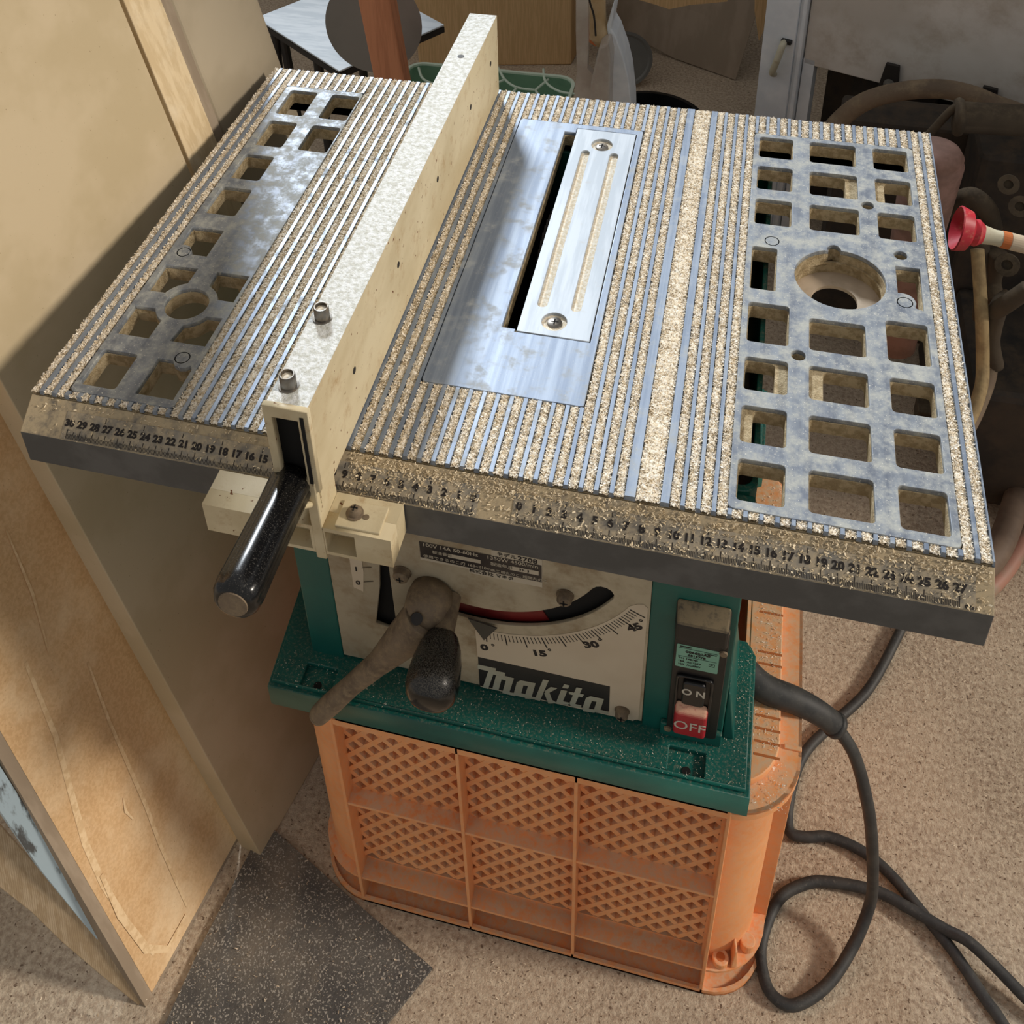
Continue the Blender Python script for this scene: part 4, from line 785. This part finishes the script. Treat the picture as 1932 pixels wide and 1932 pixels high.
MB().tube([(0.428, 0.58, 0.412), (0.417, 0.57, 0.403), (0.418, 0.57, 0.355), (0.43, 0.57, 0.315)], 0.010, n=12).build('engine_pipe', M['machine_dusty'], mc, smooth=True)
MB().tube([(0.438, 0.56, 0.443), (0.423, 0.56, 0.421), (0.413, 0.57, 0.394)], 0.010, n=12).build('engine_pipe', M['machine_dusty'], mc, smooth=True)
MB().tube([(0.417, 0.62, 0.438), (0.416, 0.62, 0.398), (0.422, 0.6, 0.385)], 0.011, n=12).build('engine_pipe', M['machine_dusty'], mc, smooth=True)
MB().tube([(0.542, 0.886, 0.16), (0.524, 0.816, 0.1), (0.518, 0.793, 0.06)], 0.0065, n=12).build('frame_bar', M['machine_dusty'], mc, smooth=True)
MB().box(0.40, 0.62, 0.735, 0.765, 0.03, 0.055).build('frame_bar', M['machine_dusty'], mc, bevel=0.002)
h = MB().tube([(0.388, 0.6, 0.457), (0.395, 0.58, 0.421), (0.4, 0.56, 0.393), (0.41, 0.55, 0.339), (0.41, 0.53, 0.318), (0.399, 0.5, 0.296), (0.375, 0.46, 0.284)], 0.0072, n=14).build('fuel_tube', M['creamhose'], smooth=True); tag(h, 'cream tube hanging down beside the right edge of the saw table', 'tube')
h = MB().tube([(0.42, 0.6, 0.352), (0.424, 0.58, 0.33), (0.424, 0.56, 0.307), (0.414, 0.53, 0.298), (0.401, 0.5, 0.288), (0.381, 0.46, 0.285)], 0.0080, n=14).build('return_tube', M['hose'], smooth=True); tag(h, 'brown tube curving under the saw table just right of the cream tube', 'tube')
b = MB().lathe((0.331, 0.64, 0.562), (0.0, -0.0, -1), [(0, 0.012), (0.004, 0.026), (0.012, 0.031), (0.020, 0.030), (0.022, 0.033), (0.16, 0.027), (0.30, 0.026)], 28).build('plastic_jug', M['pinkbottle'], smooth=True, fixn=True); tag(b, 'dusty pinkish plastic jug half hidden behind the right rear edge of the saw table', 'jug')
pl = thing('sealant_tube', 'red cupped nozzle on an ivory tube at the right edge beside the saw table', 'sealant tube', (0.383, 0.43, 0.601))
smooth_by_angle(MB().lathe((0.323, 0.43, 0.611), (0.986, 0.0, -0.164), [(0.010, 0.0001), (0.010, 0.0080), (-0.001, 0.0205), (0.0, 0.0218), (0.010, 0.0190), (0.0135, 0.0120), (0.0180, 0.0130), (0.0195, 0.0118), (0.0230, 0.0095)], 32).build('red_cup', M['redrubber'], pl, fixn=True))
smooth_by_angle(MB().lathe((0.323, 0.43, 0.611), (0.986, 0.0, -0.164), [(0.022, 0.0095), (0.025, 0.0088), (0.034, 0.0074), (0.040, 0.0078), (0.20, 0.0078)], 24).build('tube_body', M['ivory'], pl, fixn=True))
MB().lathe((0.323, 0.43, 0.611), (0.986, 0.0, -0.164), [(0.048, 0.0079), (0.0481, 0.0082), (0.084, 0.0082), (0.0841, 0.0079)], 24).build('tube_label', M['white_sticker'], pl, fixn=True)
MB().lathe((0.323, 0.43, 0.611), (0.986, 0.0, -0.164), [(0.040, 0.0079), (0.0401, 0.0083), (0.0475, 0.0083), (0.0476, 0.0079)], 24).build('orange_band', M['orange_dark'], pl, fixn=True)
cb = MB().hexa([(-0.583, 1.603, 0.001), (-0.250, 1.669, 0.001), (-0.220, 1.969, 0.001), (-0.583, 1.903, 0.001)], [(-0.583, 1.603, 0.55), (-0.250, 1.669, 0.55), (-0.220, 1.969, 0.55), (-0.583, 1.903, 0.55)]).build('cardboard_box', M['cardboard'], fixn=True, bevel=0.003); tag(cb, 'tall tan cardboard box standing behind the far end of the rip fence', 'box')
ty = thing('plastic_tray', 'sage green plastic tray crate with a webbed open top behind the saw table', 'crate', (-0.337, 1.173, 0))
link('tray_walls', shape(rrect(-0.496, -0.178, 1.038, 1.298, 0.03, 6), [rrect(-0.491, -0.183, 1.043, 1.294, 0.026, 6)], 0.001, 0.196), M['traygreen'], ty)
link('tray_rim', shape(rrect(-0.498, -0.176, 1.036, 1.300, 0.032, 6), [rrect(-0.492, -0.182, 1.042, 1.294, 0.026, 6)], 0.196, 0.200), M['trayrim'], ty)
link('tray_bottom', shape(rrect(-0.492, -0.182, 1.042, 1.294, 0.02), [], 0.004, 0.010), M['traygreen'], ty)
w = MB()
for p in [[(-0.328, 1.309, 0.197), (-0.307, 1.27, 0.197), (-0.279, 1.247, 0.197), (-0.244, 1.244, 0.197)], [(-0.244, 1.32, 0.197), (-0.231, 1.275, 0.197), (-0.201, 1.248, 0.197), (-0.168, 1.244, 0.197)], [(-0.244, 1.244, 0.197), (-0.228, 1.285, 0.197)], [(-0.279, 1.247, 0.197), (-0.286, 1.209, 0.197)], [(-0.244, 1.244, 0.197), (-0.224, 1.215, 0.197), (-0.188, 1.2, 0.197)], [(-0.421, 1.306, 0.197), (-0.397, 1.263, 0.197), (-0.364, 1.244, 0.197), (-0.344, 1.207, 0.197)], [(-0.477, 1.282, 0.197), (-0.455, 1.242, 0.197), (-0.416, 1.231, 0.197), (-0.397, 1.263, 0.197)], [(-0.364, 1.244, 0.197), (-0.329, 1.247, 0.197), (-0.307, 1.27, 0.197)]]:
    w.tube(p, 0.0026, n=6, res=4)
w.build('tray_webbing', M['trayrim'], ty, smooth=True)
link('tray_web_plate', shape(rrect(-0.491, -0.183, 1.043, 1.294, 0.03, 6), [], 0.150, 0.154), M['traygreen'], ty)
po = MB().hexa([(-0.284, 0.68, 0.002), (-0.248, 0.68, 0.002), (-0.248, 0.705, 0.002), (-0.284, 0.705, 0.002)], [(-0.363, 0.68, 0.8), (-0.32, 0.68, 0.8), (-0.32, 0.705, 0.8), (-0.363, 0.705, 0.8)]).build('wooden_post', M['post'], fixn=True, bevel=0.002); tag(po, 'reddish brown wooden post standing behind the saw table left of the fence', 'post')
dh = thing('grey_dish', 'round grey metal dish standing behind the reddish post', 'dish', (-0.368, 0.80, 0))
smooth_by_angle(MB().lathe((-0.368, 0.785, 0.573), (0.05, -1, 0.25), [(0, 0.0001), (0.0, 0.048), (0.008, 0.054), (0.009, 0.066), (0.012, 0.067), (0.012, 0.064)], 48).build('dish_face', M['greytin'], dh, fixn=True))
MB().cyl((-0.368, 0.80, 0.004), (-0.368, 0.80, 0.573), 0.008).lathe((-0.368, 0.80, 0.001), (0, 0, 1), [(0, 0.05), (0.012, 0.04), (0.015, 0.0001)], 32).build('dish_stand', M['blackmetal'], dh, fixn=True)
sl_ = thing('folding_stool', 'stool with a pale painted board top and black legs at the rear left', 'stool', (-0.644, 0.98, 0.0))
MB().hexa([(-0.644, 0.98, 0.447), (-0.455, 0.847, 0.447), (-0.34, 1.011, 0.447), (-0.529, 1.144, 0.447)], [(-0.644, 0.98, 0.45), (-0.455, 0.847, 0.45), (-0.34, 1.011, 0.45), (-0.529, 1.144, 0.45)]).build('stool_top', M['whiteboard'], sl_, fixn=True, bevel=0.001)
MB().hexa([(-0.644, 0.98, 0.436), (-0.455, 0.847, 0.436), (-0.34, 1.011, 0.436), (-0.529, 1.144, 0.436)], [(-0.644, 0.98, 0.446), (-0.455, 0.847, 0.446), (-0.34, 1.011, 0.446), (-0.529, 1.144, 0.446)]).build('stool_frame', M['blackmetal'], sl_, fixn=True)
MB().cyl((-0.616, 0.985, 0.437), (-0.634, 0.985, 0.001), 0.0075, 12).build('stool_leg', M['blackmetal'], sl_)
MB().cyl((-0.606, 0.99, 0.437), (-0.575, 0.956, 0.001), 0.0075, 12).build('stool_leg', M['blackmetal'], sl_)
MB().cyl((-0.517, 0.915, 0.437), (-0.517, 0.915, 0.001), 0.0075, 12).build('stool_leg', M['blackmetal'], sl_)
MB().cyl((-0.425, 1.046, 0.437), (-0.425, 1.046, 0.001), 0.0075, 12).build('stool_leg', M['blackmetal'], sl_)
MB().cyl((-0.524, 1.116, 0.437), (-0.524, 1.116, 0.001), 0.0075, 12).build('stool_leg', M['blackmetal'], sl_)
bg = MB().prism([(-0.1, 0.8, 0.668), (-0.084, 0.8, 0.669), (-0.083, 0.8, 0.578), (-0.083, 0.8, 0.522), (-0.073, 0.8, 0.511), (-0.068, 0.8, 0.351), (-0.101, 0.8, 0.346), (-0.1, 0.8, 0.478), (-0.097, 0.8, 0.516), (-0.099, 0.8, 0.576)], (0, 0.012, 0)).build('plastic_sleeve', M['bag'], fixn=True); tag(bg, 'translucent plastic sleeve standing upright right of the cardboard box', 'bag')
bt = MB().tube([(-0.079, 0.83, 0.655), (-0.078, 0.83, 0.609), (-0.075, 0.83, 0.578), (-0.07, 0.83, 0.555), (-0.071, 0.83, 0.542)], [0.013, 0.013, 0.012, 0.016, 0.006], n=12).build('tan_bag', M['tan'], smooth=True); tag(bt, 'tan paper bag hanging with a dark cord between the plastic sleeve and the white bag', 'bag')
bc = MB().tube([(-0.084, 0.8, 0.654), (-0.082, 0.8, 0.624), (-0.076, 0.8, 0.602), (-0.073, 0.8, 0.573)], 0.0014, n=6).build('dark_string', M['blackmetal'], smooth=True); tag(bc, 'dark string hanging down the front of the tan bag', 'string')
bo = MB().prism([(-0.093, 0.86, 0.567), (-0.083, 0.86, 0.561), (-0.081, 0.86, 0.522), (-0.092, 0.86, 0.529)], (0, 0.008, 0)).build('orange_packet', M['orangebag'], fixn=True); tag(bo, 'small orange packet behind the tan bag', 'packet')
bw_ = MB().prism([(-0.054, 0.82, 0.61), (-0.053, 0.82, 0.6), (-0.056, 0.82, 0.574), (-0.049, 0.82, 0.562), (-0.038, 0.82, 0.531), (-0.031, 0.82, 0.503), (-0.025, 0.82, 0.458), (-0.016, 0.82, 0.316), (-0.054, 0.82, 0.31), (-0.057, 0.82, 0.496), (-0.057, 0.82, 0.542), (-0.062, 0.82, 0.577), (-0.059, 0.82, 0.591)], (0, 0.05, 0)).build('white_bag', M['bagwhite'], fixn=True, bevel=0.004); tag(bw_, 'pointed white plastic bag standing behind the saw table', 'bag')
bp_ = MB().prism([(-0.067, 0.79, 0.562), (-0.055, 0.79, 0.568), (-0.051, 0.79, 0.547), (-0.051, 0.79, 0.474), (-0.046, 0.79, 0.334), (-0.075, 0.79, 0.329), (-0.077, 0.79, 0.504), (-0.073, 0.79, 0.529)], (0, 0.04, 0)).build('clear_bag', M['bag'], fixn=True, bevel=0.003); tag(bp_, 'crumpled clear bag standing in front of the left side of the white bag', 'bag')
dcb = MB().prism([(-0.165, 1.798, 0.03), (-0.03, 1.732, 0.004), (0.106, 1.667, 0.002), (0.166, 1.667, 0.35), (-0.185, 1.798, 0.5)], (0.0, 0.012, 0)).build('cardboard_sheet', M['cardgrey'], fixn=True, bevel=0.001); tag(dcb, 'large dim sheet of cardboard standing against the back wall behind the white bag', 'cardboard')
tf = MB().prism([(-0.093, 1.45, 0.356), (-0.086, 1.45, 0.29), (-0.056, 1.45, 0.283), (-0.028, 1.45, 0.275), (0.008, 1.45, 0.287), (0.077, 1.45, 0.301), (0.098, 1.45, 0.371)], (0, 0.004, 0)).build('torn_flap', M['cardboard'], fixn=True); tag(tf, 'pale torn cardboard flap at the top edge above the dim cardboard sheet', 'cardboard')
d2 = MB().lathe((-0.127, 1.614, 0.06), (0.3, -1, 0.4), [(0, 0.0001), (0.001, 0.050), (0.004, 0.054), (0.004, 0.060), (0.0, 0.060)], 36).build('pot_lid', M['greytin'], fixn=True); tag(d2, 'round grey lid propped on the floor behind the right side of the white bag', 'lid')
cb2 = MB().prism([(0.121, 1.35, 0.421), (0.164, 1.35, 0.424), (0.158, 1.35, 0.342), (0.14, 1.35, 0.279), (0.127, 1.35, 0.339)], (0, 0.03, 0)).build('cardboard_post', M['cardboard'], fixn=True); tag(cb2, 'narrow tan cardboard piece left of the silver metal channel', 'cardboard')
bk = MB().lathe((-0.020, 1.022, 0.001), (0, 0, 1), [(0, 0.074), (0.285, 0.087), (0.288, 0.093), (0.299, 0.093), (0.300, 0.085), (0.27, 0.081), (0.01, 0.073), (0.01, 0.0001)], 56).build('black_bucket', M['black'], smooth=False, fixn=True); smooth_by_angle(bk); tag(bk, 'black plastic bucket just behind the middle of the saw table', 'bucket')
br_ = MB().tube([(0.589, 0.716, 0.012), (0.55, 0.637, 0.012), (0.519, 0.572, 0.012), (0.49, 0.523, 0.012), (0.462, 0.49, 0.012), (0.43, 0.476, 0.012), (0.394, 0.475, 0.012)], 0.011, n=14).build('pink_hose', M['barrowrim'], smooth=True); tag(br_, 'dusty pinkish hose curving on the floor at the right edge', 'hose')
bt_ = MB().tube([(0.562, 0.772, 0.05), (0.525, 0.652, 0.05), (0.5, 0.579, 0.05), (0.478, 0.527, 0.05), (0.449, 0.49, 0.05), (0.418, 0.476, 0.05)], 0.016, n=14).build('tyre', M['barrow'], smooth=True); tag(bt_, 'dark dusty tyre lying against the right edge of the saw table', 'tyre')

# ================================================================== SAWDUST
# groove fill: fine bumpy strips
def groove_mesh():
    V = []; F = []; base = 0
    d = 0.0010
    for (x0, x1, y0, y1) in grooves:
        nx = max(4, int((x1 - x0) / d) + 1); ny = max(3, int((y1 - y0) / d) + 1)
        xs = np.linspace(x0 + 0.0002, x1 - 0.0002, nx); ys = np.linspace(y0 + 0.0001, y1 - 0.0001, ny)
        r = rng.random((ny, nx)); r2 = rng.random((ny // 4 + 2, 2)); big = np.interp(np.arange(ny) / 4.0, np.arange(r2.shape[0]), r2[:, 0])[:, None]
        prof = np.sin(np.linspace(0.35, pi - 0.35, nx))[None, :]
        wide = (x1 - x0) > 0.010
        z = ZT - 0.0032 + prof ** 0.5 * (0.0010 + 0.0010 * big) + (r ** 2) * (0.0016 if wide else 0.0013)
        if wide: z += 0.0003
        X, Y = np.meshgrid(xs, ys); X = X + rng.normal(0, 0.00018, X.shape); Y = Y + rng.normal(0, 0.0002, X.shape)
        X = np.clip(X, x0 + 0.0001, x1 - 0.0001); Y = np.clip(Y, y0, y1)
        V.append(np.stack([X, Y, z], -1).reshape(-1, 3))
        i = np.arange(nx - 1)[None, :] + np.arange(ny - 1)[:, None] * nx + base
        F.append(np.stack([i, i + 1, i + nx + 1, i + nx], -1).reshape(-1, 4)); base += nx * ny
    V = np.concatenate(V); F = np.concatenate(F).astype(np.int32)
    me = bpy.data.meshes.new('sawdust'); me.vertices.add(len(V)); me.vertices.foreach_set('co', V.reshape(-1))
    me.loops.add(F.size); me.loops.foreach_set('vertex_index', F.reshape(-1)); me.polygons.add(len(F))
    me.polygons.foreach_set('loop_start', (np.arange(len(F)) * 4).astype(np.int32)); me.update(calc_edges=True); me.validate(); return me
sd = link('sawdust', groove_mesh(), M['sawdust']); tag(sd, 'cream sawdust packed in the grooves of the saw table', 'sawdust', kind='stuff')
# loose chips on the table grooves
P = []
for (x0, x1, y0, y1) in grooves:
    n = int((x1 - x0) * (y1 - y0) * 5.0e6 * 0.5); P.append(in_rect(n, x0, x1, y0, y1, ZT - 0.0022))
P = np.concatenate(P); P[:, 2] += rng.random(len(P)) * 0.0012
tag(flakes('wood_chips', P, 0.0012, 0.0027, M['chip'], wid=0.6, tilt=0.55), 'loose wood chips over the grooves of the saw table', 'wood chips', kind='stuff')
# thin scatter on the lands
P = [in_rect(700, *Cp[:2], Cp[2], 0.13, ZT + 0.0002), in_rect(900, *Rp, ZT + 0.0002), in_rect(500, *Lp, ZT + 0.0002)]
# front rail scatter (heavier towards the middle)
n = 12000; fx_ = rng.uniform(0.02, 0.98, n); xx = rng.uniform(XL + 0.002, XR - 0.002, n)
keep = ~((xx > -0.152) & (xx < -0.119)); keep &= rng.random(n) < np.where(xx > -0.119, 1.0, 0.12) * np.where(fx_ < 0.40, 0.9, 0.30) * np.where(xx > 0.02, 0.8, 1.0)
xx = xx[keep]; fx_ = fx_[keep]
Pr = np.stack([xx, -0.0005 + S.y * 0.0273 * fx_ + ns.y * 0.0007, ZT - 0.0040 + S.z * 0.0273 * fx_ + ns.z * 0.0007], 1)
tag(flakes('wood_chips', Pr, 0.0012, 0.0030, M['chip_rail'], wid=0.5, tilt=0.4), 'wood chips sprinkled along the sloping ruler rail of the saw table', 'wood chips', kind='stuff')
# base flange, crate rim, cord
P = np.concatenate([in_rect(900, -0.222, 0.172, -0.004, 0.0285, 0.3789), in_rect(260, 0.152, 0.172, 0.03, 0.112, 0.3789)])
tag(flakes('wood_chips', P, 0.0005, 0.0016, M['chip'], wid=0.35, tilt=0.2), 'fine chips scattered on the green base of the saw', 'wood chips', kind='stuff')
P = np.concatenate([in_rect(1500, 0.176, 0.2155, 0.05, 0.32, 0.3450), in_rect(500, 0.12, 0.205, 0.008, 0.05, 0.3375)])
P = P[~((P[:, 0] > 0.1985) & (P[:, 2] > 0.34))]
tag(flakes('wood_chips', P, 0.0008, 0.0024, M['chip'], wid=0.35, tilt=0.3), 'chips lying on the top rim of the orange crate', 'wood chips', kind='stuff')
# floor
P = in_rect(60000, -0.75, 0.75, -0.45, 0.75, 0.0010)
inside = (P[:, 0] > -0.22) & (P[:, 0] < 0.21) & (P[:, 1] > 0.0) & (P[:, 1] < 0.36)
P = P[~inside]; sel = P[:, 0] < -0.09
P = P[~(sel & (rng.random(len(P)) < 0.55))]; P[(P[:, 0] < -0.09) & (P[:, 1] < 0.06), 2] = 0.0055
tag(flakes('floor_chips', P, 0.0008, 0.0034, M['chip_dim'], wid=0.4, tilt=0.35), 'sawdust chips scattered over the workshop floor', 'wood chips', kind='stuff')
